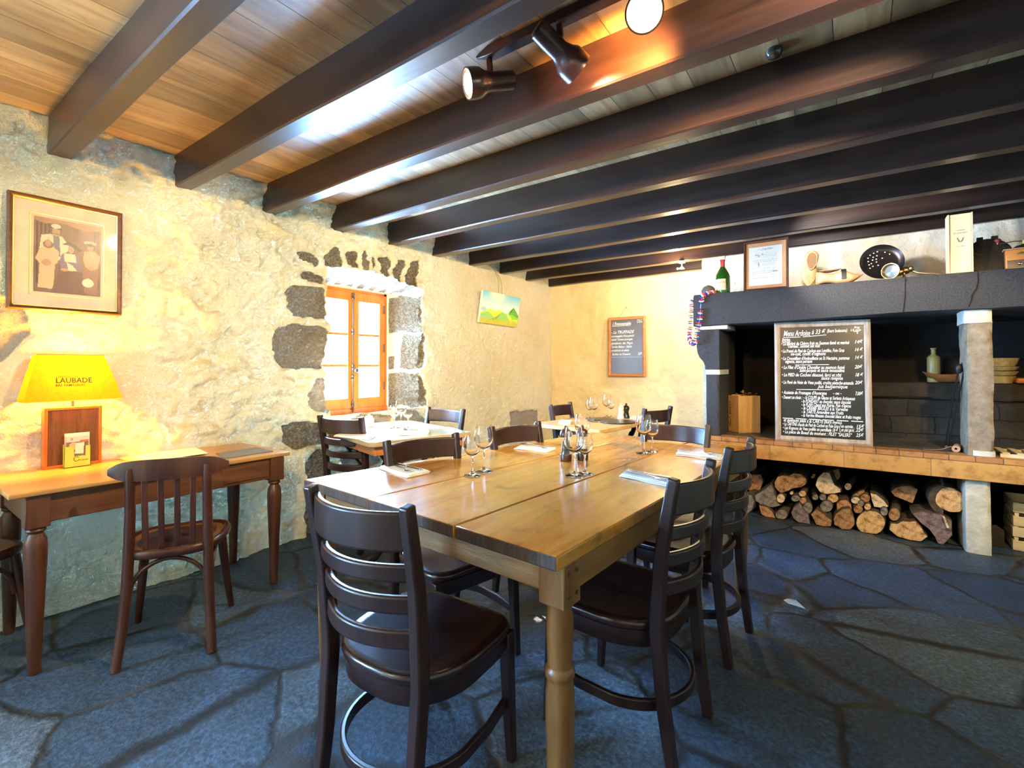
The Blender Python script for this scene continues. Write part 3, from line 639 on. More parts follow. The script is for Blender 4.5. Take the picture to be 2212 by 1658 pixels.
def make_chair(label):
    t = thing('ladder_back_chair', (0, 0, 0), 0, label, 'chair', 'dark wooden ladder-back chairs'); C = MT['chair']
    for s in (-1, 1):
        m = MB(); P = [post_at(s, z) for z in np.linspace(0, 0.877, 18)]
        m.bar(P, [0.030+0.004*math.sin(math.pi*i/17) for i in range(18)], [0.032+0.008*math.sin(math.pi*min(1, i/17)) for i in range(18)], (0, 1, 0))
        o = m.build('back_post', C, t, bevel=0.006, segs=3)
        m = MB(); m.bar([(s*0.186, 0.168, 0.40), (s*0.188, 0.176, 0.2), (s*0.190, 0.190, 0)], [0.036, 0.033, 0.026], [0.036, 0.033, 0.026], (0, 1, 0)); m.build('leg', C, t, bevel=0.004)
    for nme, z0, z1, th in (('top_rail', 0.765, 0.858, 0.017), ('slat', 0.686, 0.728, 0.018), ('slat', 0.605, 0.648, 0.018), ('slat', 0.518, 0.563, 0.018)):
        z = (z0+z1)/2; a, b = post_at(-1, z), post_at(1, z); mid = (a+b)/2+Vector((0, -0.055, 0))
        m = MB(); m.bar(curve_pts(a+Vector((0.005, 0.004, 0)), mid, b+Vector((-0.005, 0.004, 0)), 20), th, z1-z0); m.build(nme, C, t, bevel=0.006, segs=3)
    m = MB(); W_, F_, B_ = 0.213, 0.200, 0.205; rings = []
    for sc, z in ((0.93, 0.402), (1.0, 0.408), (1.012, 0.418), (1.0, 0.428), (0.965, 0.433), (0.85, 0.4305), (0.6, 0.425), (0.3, 0.4225), (0.08, 0.422)):
        rings.append([(x, y, z+(0.003 if y > 0 and abs(x) < 0.03 else 0)) for x, y in seat_outline(W_, F_, B_, 48, sc)])
    m.loft(rings); m.build('seat', MT['chairseat'], t, smooth=50)
    m = MB(); m.loft([[(x, y, z) for x, y in seat_outline(W_, F_, B_, 48, sc)] for sc, z in ((0.80, 0.352), (0.93, 0.346), (0.955, 0.352), (0.955, 0.40), (0.80, 0.404))]); m.build('seat_rim', C, t, smooth=50)
    m = MB(); pts = [(-0.182, 0.16, 0.185), (-0.196, 0.06, 0.182)]+[(-0.196*math.cos(a), -0.03-0.195*math.sin(a), 0.18) for a in np.linspace(0.1, math.pi-0.1, 22)]+[(0.196, 0.06, 0.182), (0.182, 0.16, 0.185)]
    m.bar(pts, 0.016, 0.034); m.build('stretcher', C, t, bevel=0.004)
    for s in (-1, 1):
        m = MB(); m.box((s*0.08-0.012, -0.02, 0.325), (s*0.08+0.012, 0.02, 0.352)); m.build('glue_block', C, t)
    return t
def origin_from_top(mx, my, th): return (mx-math.sin(th)*0.245, my+math.cos(th)*0.245, 0)
R_ = math.radians
chairs = [
 ((2.155, 0.930), 3, 'biggest ladder-back chair, dark wood, pushed under the near end of the long table'),
 ((2.770, 1.745), 87, 'dark ladder-back chair on the long table right side, nearer to the camera'),
 ((2.795, 2.395), 86, 'dark ladder-back chair on the long table right side, farther back by the firewood'),
 ((2.358, 2.930), 178, 'dark ladder-back chair at the far end of the long table, before the fireplace jamb'),
 ((1.640, 2.370), -101, 'dark ladder-back chair on the long table left side behind the far napkin'),
 ((1.562, 1.735), -103, 'dark ladder-back chair on the long table left side behind the near napkin'),
 ((0.4605, 2.060), 10, 'dark wooden ladder-back chair at the window table with its back to the room'),
 ((0.605, 2.900), 181, 'reddish sunlit ladder-back chair at the far end of the window table'),
 ((1.115, 3.800), -88, 'dark ladder-back chair left of the small far table in the wall corner'),
 ((1.945, 3.880), 76, 'dark ladder-back chair at the right of the small far table')]
ch0 = None
for (mx, my), a, lab in chairs:
    th = R_(a); loc = origin_from_top(mx, my, th)
    if ch0 is None: ch0 = make_chair(lab); ch0.location = loc; ch0.rotation_euler = (0, 0, th)
    else: dup(ch0, loc, th, lab)
# ------------------------------------------------------------------ bistro chairs at the console
def make_cafe(label):
    t = thing('bistro_chair', (0, 0, 0), 0, label, 'chair', 'old bentwood bistro chairs'); C = MT['cafe']
    zz = [0, 0.15, 0.3, 0.43, 0.6, 0.785]; xx = [0.163, 0.150, 0.142, 0.138, 0.134, 0.134]; yy = [-0.222, -0.188, -0.170, -0.163, -0.163, -0.178]
    for s in (-1, 1):
        m = MB(); P = [(s*float(np.interp(z, zz, xx)), float(np.interp(z, zz, yy)), z) for z in np.linspace(0, 0.785, 22)]
        m.tube(P, [0.0175+0.002*math.sin(i*math.pi/21) for i in range(21)]+[0.012], 12); m.build('back_post', C, t, smooth=60)
        m = MB(); P = [(s*0.150, 0.135, 0.415), (s*0.158, 0.148, 0.30), (s*0.176, 0.170, 0.12), (s*0.190, 0.190, 0)]
        m.tube(P, [0.019, 0.019, 0.016, 0.013], 12); m.build('leg', C, t, smooth=60)
    m = MB(); n = 26; rings = []
    for i in range(n):
        u = -1+2*i/(n-1); x = 0.212*u; y = -0.142-0.045*(1-u*u)-0.004; h = 0.086*max(0.12, (1-abs(u)**5))**0.6; zc = 0.772+0.004*(1-u*u)
        rings.append([(x, y-0.007, zc-h/2), (x, y+0.007, zc-h/2), (x, y+0.009, zc), (x, y+0.006, zc+h/2), (x, y-0.006, zc+h/2), (x, y-0.009, zc)])
    m.loft(rings); fixn(m.build('crest_rail', C, t, smooth=50))
    for x in (-0.083, -0.028, 0.028, 0.083):
        m = MB(); m.bar([(x*1.02, -0.176-0.012*(1-abs(x)*8), 0.745), (x, -0.170, 0.58), (x*0.97, -0.160, 0.42)], 0.022, 0.009, (0, 1, 0)); m.build('spindle', C, t, bevel=0.003)
    W_, F_, B_ = 0.190, 0.190, 0.185
    def ol(sc): return [(x*(1+0.10*y/0.19), y) for x, y in ((math.copysign(abs(math.cos(a))**0.62, math.cos(a))*W_*sc, math.copysign(abs(math.sin(a))**0.7, math.sin(a))*F_*sc) for a in (2*math.pi*i/44 for i in range(44)))]
    m = MB(); m.loft([[(x, y, z) for x, y in ol(sc)] for sc, z in ((0.86, 0.408), (0.99, 0.410), (1.02, 0.418), (1.02, 0.436), (1.0, 0.444), (0.95, 0.447), (0.90, 0.444), (0.87, 0.437), (0.80, 0.437))]); m.build('seat_rim', C, t, smooth=50)
    m = MB(); m.loft([[(x, y, z) for x, y in ol(sc)] for sc, z in ((0.85, 0.420), (0.885, 0.4385), (0.7, 0.4365), (0.3, 0.433), (0.1, 0.432))]); m.build('seat', MT['cafeseat'], t, smooth=60)
    def arch_(a, b, name='brace'):
        a, b = Vector(a), Vector(b); m = MB(); pts = []
        for i in range(25):
            u = i/24; p = a.lerp(b, u); e = math.sin(math.pi*u)**0.42; p.z = a.z+(0.398-a.z)*e; pts.append(p)
        m.tube(pts, 0.009, 8); m.build(name, C, t, smooth=60)
    arch_((-0.140, -0.160, 0.245), (0.140, -0.160, 0.245)); arch_((0.146, -0.150, 0.245), (0.160, 0.135, 0.245)); arch_((-0.146, -0.150, 0.245), (-0.160, 0.135, 0.245))
    return t
c1 = make_cafe('old bentwood bistro chair with four back slats drawn up to the console desk'); c1.location = (0.700, 1.062, 0); c1.rotation_euler = (0, 0, R_(60))
dup(c1, (0.19, 0.425, 0), R_(22), 'bentwood bistro chair cut off by the left edge of the picture')
# ------------------------------------------------------------------ turned legs
def turned(prof, block, c, z_top, z_blk, mat, parent, name='leg'):
    m = MB(); b = block/2; m.box((c[0]-b, c[1]-b, z_blk), (c[0]+b, c[1]+b, z_top)); m.lathe([(r, z) for r, z in prof], (c[0], c[1], 0), 22)
    return m.build(name, mat, parent, bevel=0.003, smooth=50)
# ------------------------------------------------------------------ console desk by the wall
T = thing('console_desk', (0.32, 1.09, 0), 0, 'long narrow pine desk with turned legs standing against the lamp-lit wall', 'desk')
def loc(o): return Matrix.Translation(-Vector(o.location))
LM = loc(T)
def plate(quad, z0, z1, m=None):
    m = m or MB(); m.loft([[(x, y, z0) for x, y in quad], [(x, y, z1) for x, y in quad]]); return m
m = plate([(0.025, 0.54), (0.612, 0.54), (0.600, 1.645), (0.025, 1.645)], 0.700, 0.720)
fixn(m.build('tabletop', MT['contop'], T, bevel=0.006, M=LM, segs=3))
for a, b in (((0.555, 0.66, 0.585), (0.577, 1.56, 0.70)), ((0.055, 0.66, 0.585), (0.075, 1.56, 0.70)), ((0.08, 0.598, 0.585), (0.55, 0.618, 0.70)), ((0.08, 1.583, 0.585), (0.55, 1.603, 0.70))): m = MB(); m.box(a, b); m.build('apron', MT['conside'], T, bevel=0.003, M=LM)
m = MB(); m.box((0.573, 1.30, 0.600), (0.582, 1.535, 0.690)); m.build('drawer', MT['conside'], T, bevel=0.003, M=LM)
cp = [(0.0, 0.0), (0.019, 0.0), (0.021, 0.05), (0.027, 0.25), (0.034, 0.42), (0.036, 0.49), (0.033, 0.525), (0.023, 0.545), (0.022, 0.550), (0.031, 0.556), (0.031, 0.563), (0.026, 0.568), (0.026, 0.575)]
for x, y in ((0.560, 0.625), (0.560, 1.575), (0.075, 0.625), (0.085, 1.575)):
    o = turned(cp, 0.072, (x, y), 0.70, 0.572, MT['conleg'], T); o.data.transform(LM)
# ------------------------------------------------------------------ long dining table
TQ = [Vector((1.422, 1.230)), Vector((2.617, 1.144)), Vector((2.734, 3.060)), Vector((1.760, 3.092))]; TZ = 0.757
T = thing('dining_table', (2.13, 2.13, 0), 0, 'long honey-coloured pine dining table of wide boards with dark worn edges', 'dining table'); LM = loc(T)
def q2(u, v): return (TQ[0]*(1-u)+TQ[1]*u)*(1-v)+(TQ[3]*(1-u)+TQ[2]*u)*v
cuts = [(0, 0), (0.358, 0.335), (0.714, 0.668), (1, 1)]; g_ = 0.0022
m = MB()
for (a0, a1), (b0, b1) in zip(cuts[:-1], cuts[1:]):
    bot, mid_, top = [], [], []
    NV_ = 14
    ring = []
    for i in range(NV_+1): ring.append((a0*(1-i/NV_)+a1*(i/NV_)+(g_ if a0 else 0), i/NV_))
    ring2 = [(b0*(1-i/NV_)+b1*(i/NV_)-(g_ if b0 < 1 else 0), i/NV_) for i in range(NV_, -1, -1)]
    rng = random.Random(int(a0*100)); pl = []
    for u, v in ring+ring2:
        p = q2(u, v); edge = (u in (0, 1) or v in (0, 1)); j = rng.uniform(-0.0022, 0.0022) if edge else rng.uniform(-0.0006, .0006)
        pl.append((p.x+j, p.y+j))
    m.loft([[(x, y, TZ-0.036) for x, y in pl], [(x, y, TZ) for x, y in pl]])
m.f = m.f; o = fixn(m.build('tabletop', [MT['table'], MT['tableedge']], T, bevel=0.004, M=LM, segs=2, smooth=50))
for p in o.data.polygons:
    if abs(p.normal.z) < 0.5 and p.normal.y < -0.7: p.material_index = 1
def lerp2(p, c, d): v = (c-p); return p+v/v.length*d
ctr = Vector((2.13, 2.13)); LP = [lerp2(p, ctr, 0.090) for p in TQ]
for i in range(4):
    a, b = LP[i], LP[(i+1) % 4]; d = (b-a).normalized(); nrm = Vector((d.y, -d.x)); a2, b2 = a+d*0.036+nrm*0.018, b-d*0.036+nrm*0.018
    m = MB(); m.bar([(a2.x, a2.y, 0.680), (b2.x, b2.y, 0.680)], 0.024, 0.082); m.build('apron', MT['apron'] if i % 2 == 0 else MT['apronY'], T, bevel=0.003, M=LM)
tp = [(0.0, 0.0), (0.026, 0.0), (0.027, 0.04), (0.033, 0.20), (0.037, 0.33), (0.036, 0.39), (0.032, 0.425), (0.037, 0.432), (0.038, 0.440), (0.037, 0.448), (0.031, 0.455), (0.034, 0.52), (0.034, 0.58), (0.030, 0.605), (0.030, 0.62)]
for i, p in enumerate(LP):
    d = (LP[(i+1) % 4]-p).normalized(); ang = math.atan2(d.y, d.x); Mr = Matrix.Translation((p.x, p.y, 0)) @ Matrix.Rotation(ang, 4, 'Z')
    m = MB(); m.box((-0.038, -0.038, 0.612), (0.038, 0.038, 0.72)); m.lathe(tp, (0, 0, 0), 26)
    o = m.build('leg', MT['tleg'], T, bevel=0.003, smooth=50, M=LM @ Mr)
    m = MB()
    for sx in (-0.016, 0.018):
        for zz in (0.640, 0.695): m.lathe([(0.0, 0.0), (0.0055, 0.0), (0.005, 0.003), (0.0, 0.004)], (0, 0, 0), 10, M=Matrix.Translation((sx, -0.038, zz)) @ Matrix.Rotation(math.pi/2, 4, 'X'))
    m.build('peg', MT['tableedge'], o, M=LM @ Mr)
# ------------------------------------------------------------------ window table and far table with iron bases
def iron_table(name, c, ang, w, d, top_mat, label, apron=None, rnd=0.05):
    t = thing(name, (c[0], c[1], 0), ang, label, 'table'); m = MB(); pl = []
    for cx, cy2, a0 in ((w/2-rnd, d/2-rnd, 0), (-w/2+rnd, d/2-rnd, 90), (-w/2+rnd, -d/2+rnd, 180), (w/2-rnd, -d/2+rnd, 270)):
        for k in range(6): a = R_(a0+k*18); pl.append((cx+rnd*math.cos(a), cy2+rnd*math.sin(a)))
    plate(pl, TZ-0.03, TZ, m); m.build('tabletop', top_mat, t, bevel=0.004)
    if apron:
        m = MB(); m.box((-w/2+0.06, -d/2+0.05, 0.665), (w/2-0.06, -d/2+0.07, 0.727)); m.box((-w/2+0.06, d/2-0.07, 0.665), (w/2-0.06, d/2-0.05, 0.727)); m.box((w/2-0.08, -d/2+0.07, 0.665), (w/2-0.06, d/2-0.07, 0.727)); m.box((-w/2+0.06, -d/2+0.07, 0.665), (-w/2+0.08, d/2-0.07, 0.727)); m.build('apron', apron, t, bevel=0.003)
    zt = 0.665 if apron else 0.727
    for s in (-1, 1):
        x = s*(w/2-0.14); m = MB()
        for q in (-1, 1):
            P = [(x, q*(d/2-0.12), zt), (x, q*(d/2-0.17), zt-0.07), (x, q*0.10, zt-0.19), (x, q*0.035, 0.36), (x, q*0.06, 0.26), (x, q*0.18, 0.12), (x, q*(d/2-0.10), 0.03), (x, q*(d/2-0.05), 0.012)]
            fine_ = []
            for i in range(len(P)-1):
                for k in range(5): fine_.append(Vector(P[i]).lerp(Vector(P[i+1]), k/5))
            fine_.append(Vector(P[-1])); m.bar(fine_, 0.014, 0.034, (1, 0, 0))
            sp = [(x, q*(d/2-0.20)+0.035*math.cos(a)*q, zt-0.10+0.035*math.sin(a)) for a in np.linspace(0, 5, 14)]; m.tube(sp, 0.007, 6)
        m.bar([(x, -d/2+0.10, zt-0.008), (x, d/2-0.10, zt-0.008)], 0.03, 0.014)
        m.build('iron_leg', MT['iron'], t, bevel=0)
    m = MB(); x = w/2-0.14; m.tube([(-x, 0, 0.36), (x, 0, 0.36)], 0.009, 8); m.tube([(-x, 0.02, 0.36), (0, 0.0, zt-0.01)], 0.008, 8); m.tube([(x, 0.02, 0.36), (0, 0.0, zt-0.01)], 0.008, 8); m.build('brace', MT['iron'], t)
    return t
MT['wtop'] = wood('window_table_top', (0.36, 0.24, 0.12), (0.48, 0.34, 0.19), 'Y', 0.8, 0.16, 0.04, c3=(0.22, 0.12, 0.05), coat=0.4)
MT['redap'] = wood('reddish_apron', (0.42, 0.13, 0.04), (0.55, 0.20, 0.06), 'X', 1, 0.4, 0.1)
MT['ftop'] = wood('light_table_top', (0.55, 0.30, 0.10), (0.68, 0.42, 0.17), 'X', 0.7, 0.3, 0.05, c3=(0.36, 0.17, 0.05))
iron_table('window_table', (0.56, 2.415), R_(-15), 0.92, 0.72, MT['wtop'], 'small wooden table with black iron base standing below the window', MT['redap'])
iron_table('corner_table', (1.515, 3.700), R_(-7), 0.60, 0.90, MT['ftop'], 'small pale wooden table with black iron base in front of the back wall', None, 0.012)
# ------------------------------------------------------------------ things on the tables
def wine_glass(h, r, label, group):
    k = h; t = thing('wine_glass', (0, 0, 0), 0, label, 'glass', group)
    m = MB(); pr = [(0.0, 0.0008), (r*0.93, 0.0012), (r*0.95, 0.003), (r*0.5, 0.006), (r*0.16, 0.011), (r*0.105, 0.02), (r*0.095, k*0.28), (r*0.10, k*0.44), (r*0.18, k*0.475)]
    m.lathe(pr, n=28); m.build('stem', MT['glass'], t, smooth=60)
    m = MB(); outer = [(r*0.18, k*0.475), (r*0.62, k*0.53), (r*0.90, k*0.61), (r*1.0, k*0.70), (r*0.97, k*0.82), (r*0.86, k*0.94), (r*0.80, k)]
    inner = [(r*0.78, k), (r*0.84, k*0.94), (r*0.95, k*0.82), (r*0.975, k*0.70), (r*0.87, k*0.615), (r*0.58, k*0.54), (r*0.05, k*0.50)]
    m.lathe(outer+inner, n=32, caps=False); m.build('bowl', MT['glass'], t, smooth=60); return t
gbig = wine_glass(0.195, 0.040, 'x', 'wine glasses'); gsm = wine_glass(0.165, 0.034, 'x', 'wine glasses')
used = {}
def put_glass(px, py, big, label, group, z=TZ, p=None, rot=0):
    src = gbig if big else gsm; q = p or at(px, py, Z=z); g = None
    if not used.get(big): used[big] = 1; src.location = (q.x, q.y, z+0.0005); src['label'] = label; g = src
    else: g = dup(src, (q.x, q.y, z+0.0005), rot, label)
    g['group'] = group
G1 = 'wine glasses on the long table'; G2 = 'wine glasses on the far table'; G3 = 'wine glasses on the window table'
put_glass(1045, 1018, True, 'larger wine glass of the pair standing left on the long table', G1)
put_glass(1020, 1027, False, 'smaller wine glass of the pair standing left on the long table', G1)
put_glass(1240, 1027, True, 'tall wine glass in front of the pepper mills on the long table', G1)
put_glass(1263, 1023, False, 'shorter wine glass beside the tall one in front of the pepper mills', G1)
q = at(1258, 893, Z=TZ+0.195); put_glass(0, 0, True, 'wine glass standing behind the pepper mills on the long table', G1, p=q)
put_glass(1391, 979, True, 'larger wine glass of the pair at the long table far right', G1)
put_glass(1409, 976, False, 'smaller wine glass of the pair at the long table far right', G1)
put_glass(1274, 906, False, 'wine glass at the left on the small far table, the nearer left one', G2)
put_glass(1282, 911, True, 'wine glass at the left on the small far table, beside the dark slate', G2)
put_glass(1311, 901, True, 'wine glass standing behind the round slate on the far table, left of two', G2)
put_glass(1320, 903, False, 'wine glass standing behind the round slate on the far table, right of two', G2)
put_glass(852, 925, False, 'left glass of the three glowing glasses on the window table', G3)
put_glass(866, 924, True, 'middle and tallest glass of the three glowing glasses on the window table', G3)
put_glass(881, 927, False, 'right glass of the three glowing glasses on the window table', G3)
# mills on the long table
MT['acryl'] = glassy('clear_acrylic', (0.9, 0.93, 0.95), 0.25, 0.9, 0.05); MT['wenge'] = plain('dark_mill_wood', (0.05, 0.017, 0.008), 0.3)
def mill(label, fill, loc_):
    t = thing('pepper_mill', loc_, 0.3, label, 'pepper mill', 'mills on the long table')
    m = MB(); m.lathe([(0, 0), (0.027, 0), (0.028, 0.004), (0.028, 0.030), (0.026, 0.034), (0, 0.034)], n=24); m.build('base', MT['wenge'], t, bevel=0.001)
    m = MB(); m.lathe([(0.025, 0.034), (0.021, 0.055), (0.022, 0.085), (0.027, 0.108), (0.0275, 0.112)], n=24, caps=False); m.build('body', MT['acryl'], t, smooth=60)
    m = MB(); m.lathe([(0, 0.036), (0.017, 0.036), (0.015, 0.06), (0.014, 0.088), (0.006, 0.092), (0.004, 0.125), (0, 0.125)], n=18); m.build('filling', fill, t, smooth=50)
    m = MB(); m.lathe([(0, 0.112), (0.027, 0.112), (0.028, 0.120), (0.025, 0.136), (0.017, 0.147), (0.007, 0.150), (0.008, 0.158), (0.005, 0.163), (0, 0.164)], n=24); m.build('head', MT['wenge'], t, smooth=60)
q = at(1222, 995, Z=TZ); mill('left dark-topped pepper mill behind the tall glass on the long table', MT['black'], (q.x, q.y, TZ+.0005))
q = at(1258, 993, Z=TZ); mill('right dark-topped salt mill behind the glasses on the long table', MT['white'], (q.x, q.y, TZ+.0005))
def small_mill(px, py, mat, label):
    q = at(px, py, Z=TZ); t = thing('spice_mill', (q.x, q.y, TZ+.0005), 0, label, 'spice mill')
    m = MB(); m.lathe([(0, 0), (0.029, 0), (0.030, 0.006), (0.025, 0.02), (0.018, 0.055), (0.024, 0.07), (0.0245, 0.078), (0, 0.078)], n=24); m.build('body', mat, t, smooth=60)
    m = MB(); m.lathe([(0, 0.078), (0.026, 0.078), (0.027, 0.088), (0.020, 0.104), (0.009, 0.110), (0.010, 0.120), (0.004, 0.127), (0, 0.127)], n=24); m.build('head', mat, t, smooth=60)
small_mill(1341, 903, MT['white'], 'white lacquered salt mill on the far table'); small_mill(1353, 903, MT['black'], 'black lacquered pepper mill on the far table')
MT['slateplate'] = plain('black_slate_plate', (0.03, 0.028, 0.024), 0.3)
for px, py, r, lab in ((1334, 912, 0.135, 'round black slate plate on the right of the far table'), (1296, 906, 0.10, 'black slate plate behind the glasses at the left of the far table')):
    q = at(px, py, Z=TZ); m = MB(); m.lathe([(0, 0), (r, 0), (r+0.003, 0.004), (r, 0.010), (0, 0.010)], n=40); o = m.build('slate_plate', MT['slateplate']); o.location = (q.x, q.y, TZ+.0005); tag(o, lab, 'plate', 'slate plates on the far table')
# napkins with cutlery
def napkin(quad, label, group, cut=True, cl=''):
    P = [Vector((p[0], p[1], 0)) for p in quad]; c = sum(P, Vector())/4; t = thing('napkin', (c.x, c.y, TZ+0.0005), 0, label, 'napkin', group)
    m = MB(); rg = random.Random(int(c.x*999))
    for k in range(3):
        sc = 1-0.05*k; z = 0.004*k; off = Vector((rg.uniform(-.006, .006), rg.uniform(-.006, .006), 0)); nseg = 6; rings = []
        for i in range(nseg+1):
            u = i/nseg; a = (P[0]-c).lerp(P[1]-c, u)*sc+off; b = (P[3]-c).lerp(P[2]-c, u)*sc+off; wv = 0.0012*math.sin(u*7+k)
            rings.append([(a.x, a.y, z+wv), (b.x, b.y, z+wv), (b.x, b.y, z+0.0036+wv), ((a.x+b.x)/2, (a.y+b.y)/2, z+0.0046+wv), (a.x, a.y, z+0.0036+wv)])
        m.loft(rings)
    fixn(m.build('folded_cloth', MT['napkin'], t, bevel=0.001))
    if cut:
        d = ((P[1]-P[0])+(P[2]-P[3])).normalized(); n_ = Vector((-d.y, d.x, 0)); zc = TZ+0.0165
        for k, nme in enumerate(('fork', 'knife')):
            o_ = c+n_*(0.018 if k else -0.016); ang = math.atan2(d.y, d.x)+(0.05 if k else -0.10)
            root = Matrix.Translation((o_.x, o_.y, zc)) @ Matrix.Rotation(ang, 4, 'Z'); m = MB()
            if nme == 'knife':
                m.bar([(-0.105, 0, 0), (-0.02, 0, 0.001), (0.0, 0, 0.001)], [0.011, 0.008, 0.007], [0.005, 0.005, 0.003]); m.bar([(0.0, 0, 0.001), (0.03, 0.001, 0.001), (0.085, 0.002, 0.001), (0.105, 0.003, 0.001)], [0.010, 0.015, 0.014, 0.004], 0.0014)
            else:
                m.bar([(-0.10, 0, 0.001), (-0.04, 0, 0.002), (0.03, 0, 0.003), (0.05, 0, 0.001)], [0.013, 0.008, 0.006, 0.010], 0.003)
                m.bar([(0.05, 0, 0.001), (0.06, 0, 0.0), (0.065, 0, 0.0)], [0.012, 0.021, 0.022], 0.002)
                for y in (-0.0085, -0.003, 0.003, 0.0085): m.bar([(0.064, y, 0.0), (0.085, y, 0.001), (0.10, y, 0.005)], 0.0028, 0.0018)
            o = m.build(nme, MT['steel'], bevel=0.0006, M=Matrix.Rotation(ang, 4, 'Z')); o.location = (o_.x, o_.y, zc); tag(o, f'steel {nme} lying on the {cl}', nme, nme+'s laid on napkins')
    return t
def pq(*pts): return [at(x, y, Z=0.765) for x, y in pts]
NG = 'white napkins on the long table'
napkin([(1.500, 1.530), (1.750, 1.478), (1.760, 1.592), (1.520, 1.628)], 'white folded napkin at the near left of the long table', NG, cl='near left napkin')
napkin(pq((1112, 966), (1185, 974), (1203, 967), (1135, 957)), 'white folded napkin at the far left of the long table', NG, cl='far left napkin')
napkin(pq((1336, 1024), (1452, 1048), (1468, 1036), (1350, 1013)), 'white rolled napkin at the right of the long table beside the nearer chair', NG, cl='near right napkin')
napkin(pq((1457, 980), (1556, 990), (1562, 982), (1468, 971)), 'white rolled napkin at the right of the long table beside the farther chair', NG, cl='far right napkin')
napkin(pq((1206, 912), (1232, 914), (1236, 908), (1212, 907)), 'white napkin at the left edge of the small far table', 'napkins on the far table', False)
napkin(pq((1360, 903), (1392, 905), (1396, 900), (1364, 899)), 'white napkin at the right edge of the small far table', 'napkins on the far table', False)
napkin(pq((722, 940), (800, 948), (815, 940), (740, 932)), 'sunlit white napkin on the window table behind the chair back', 'napkins on the window table', False)
napkin(pq((860, 938), (925, 936), (930, 930), (872, 931)), 'sunlit white napkin in front of the glasses on the window table', 'napkins on the window table', False)
q = at(797, 921, Z=TZ); t = thing('cruet', (q.x, q.y, TZ+.0005), 0, 'white sunlit sugar pot at the back of the window table', 'pot')
m = MB(); m.lathe([(0, 0), (0.032, 0), (0.036, 0.01), (0.036, 0.055), (0.028, 0.066), (0, 0.066)], n=24); m.build('body', MT['white'], t, smooth=60); m = MB(); m.lathe([(0, 0.066), (0.030, 0.066), (0.024, 0.076), (0.008, 0.080), (0.009, 0.090), (0, 0.092)], n=24); m.build('lid', MT['white'], t, smooth=60)
# ------------------------------------------------------------------ table lamp on the console
CZ = 0.7205
lb = at(95, 1012, Z=CZ); XL = 0.10
def shade_mat():
    m, N, L, b = nt('yellow_lamp_shade'); N.remove(b); out = N['Material Output']
    d = N.new('ShaderNodeBsdfDiffuse'); t = N.new('ShaderNodeBsdfTranslucent'); tx = noise(N, L, coords(N, L), 60, 3)
    r = ramp(N, L, tx.outputs[0], [(0.3, (0.56, 0.36, 0.012)), (0.7, (0.62, 0.42, 0.018))]); L.new(r.outputs[0], d.inputs[0]); L.new(r.outputs[0], t.inputs[0])
    mx = N.new('ShaderNodeMixShader'); mx.inputs[0].default_value = 0.07; L.new(d.outputs[0], mx.inputs[1]); L.new(t.outputs[0], mx.inputs[2]); L.new(mx.outputs[0], out.inputs[0]); return m
MT['shade'] = shade_mat()
bx0, bx1 = 0.055, 0.115
by0 = at(95, 950, X=bx1).y; by1 = at(220, 950, X=bx1).y; bz1 = at(95, 882, X=bx1).z; yc = (by0+by1)/2
T = thing('table_lamp', ((bx0+bx1)/2, yc, CZ), 0, 'glowing table lamp with yellow trapezoid shade and square dark wooden base on the console desk', 'lamp'); LM = loc(T)
m = MB(); m.box((bx0, by0, CZ), (bx1, by0+0.012, bz1)); m.box((bx0, by1-0.012, CZ), (bx1, by1, bz1)); m.box((bx0, by0+0.012, bz1-0.012), (bx1, by1-0.012, bz1)); m.box((bx0, by0+0.012, CZ), (bx1, by1-0.012, CZ+0.012)); m.build('base_frame', MT['orange'], T, M=LM, bevel=0.0015)
MT['walnut'] = wood('dark_walnut_panel', (0.10, 0.035, 0.012), (0.22, 0.085, 0.025), 'Z', 1.3, 0.4, 0.05, c3=(0.04, 0.014, 0.006))
m = MB(); m.box((bx0+0.004, by0+0.012, CZ+0.012), (bx1-0.004, by1-0.012, bz1-0.012)); m.build('base_panel', MT['walnut'], T, M=LM)
xb, xt = 0.165, 0.125; cxl = 0.085
sb0 = at(50, 871, X=xb); sb1 = at(266, 859.5, X=xb); st0 = at(79, 766.5, X=xt); st1 = at(225, 765.5, X=xt)
zb, zt = (sb0.z+sb1.z)/2, (st0.z+st1.z)/2; dxb, dxt = xb-cxl, xt-cxl
mid = (sb0.y+sb1.y)/2
def rectring(y0, y1, dx, z, ins=0): return [(cxl-dx+ins, y0+ins, z), (cxl+dx-ins, y0+ins, z), (cxl+dx-ins, y1-ins, z), (cxl-dx+ins, y1-ins, z)]
m = MB(); m.loft([rectring(sb0.y, sb1.y, dxb, zb), rectring(st0.y, st1.y, dxt, zt)], caps=False); m.build('lamp_shade', MT['shade'], T, M=LM, smooth=0)
m = MB()
for yy0, yy1, dx, z in ((sb0.y, sb1.y, dxb, zb), (st0.y, st1.y, dxt, zt)):
    R4 = rectring(yy0, yy1, dx, z); 
    for i in range(4): m.tube([R4[i], R4[(i+1) % 4]], 0.0015, 6)
m.tube([(cxl-dxt, mid, zt-0.03), (cxl+dxt, mid, zt-0.03)], 0.0015, 6)
m.build('shade_wire', MT['brass'], T, M=LM)
m = MB(); m.tube([(cxl, yc, bz1-0.002), (cxl, yc, zb+0.05)], 0.006, 10); m.lathe([(0, zb+0.03), (0.014, zb+0.03), (0.015, zb+0.075), (0, zb+0.075)], (cxl, yc, 0), 16); m.build('neck', MT['brass'], T, M=LM, smooth=50)
MT['bulb'] = plain('lit_bulb', (1, 0.9, 0.7), 0.4, emit=(1, 0.75, 0.38), es=30)
zbulb = zb+0.150
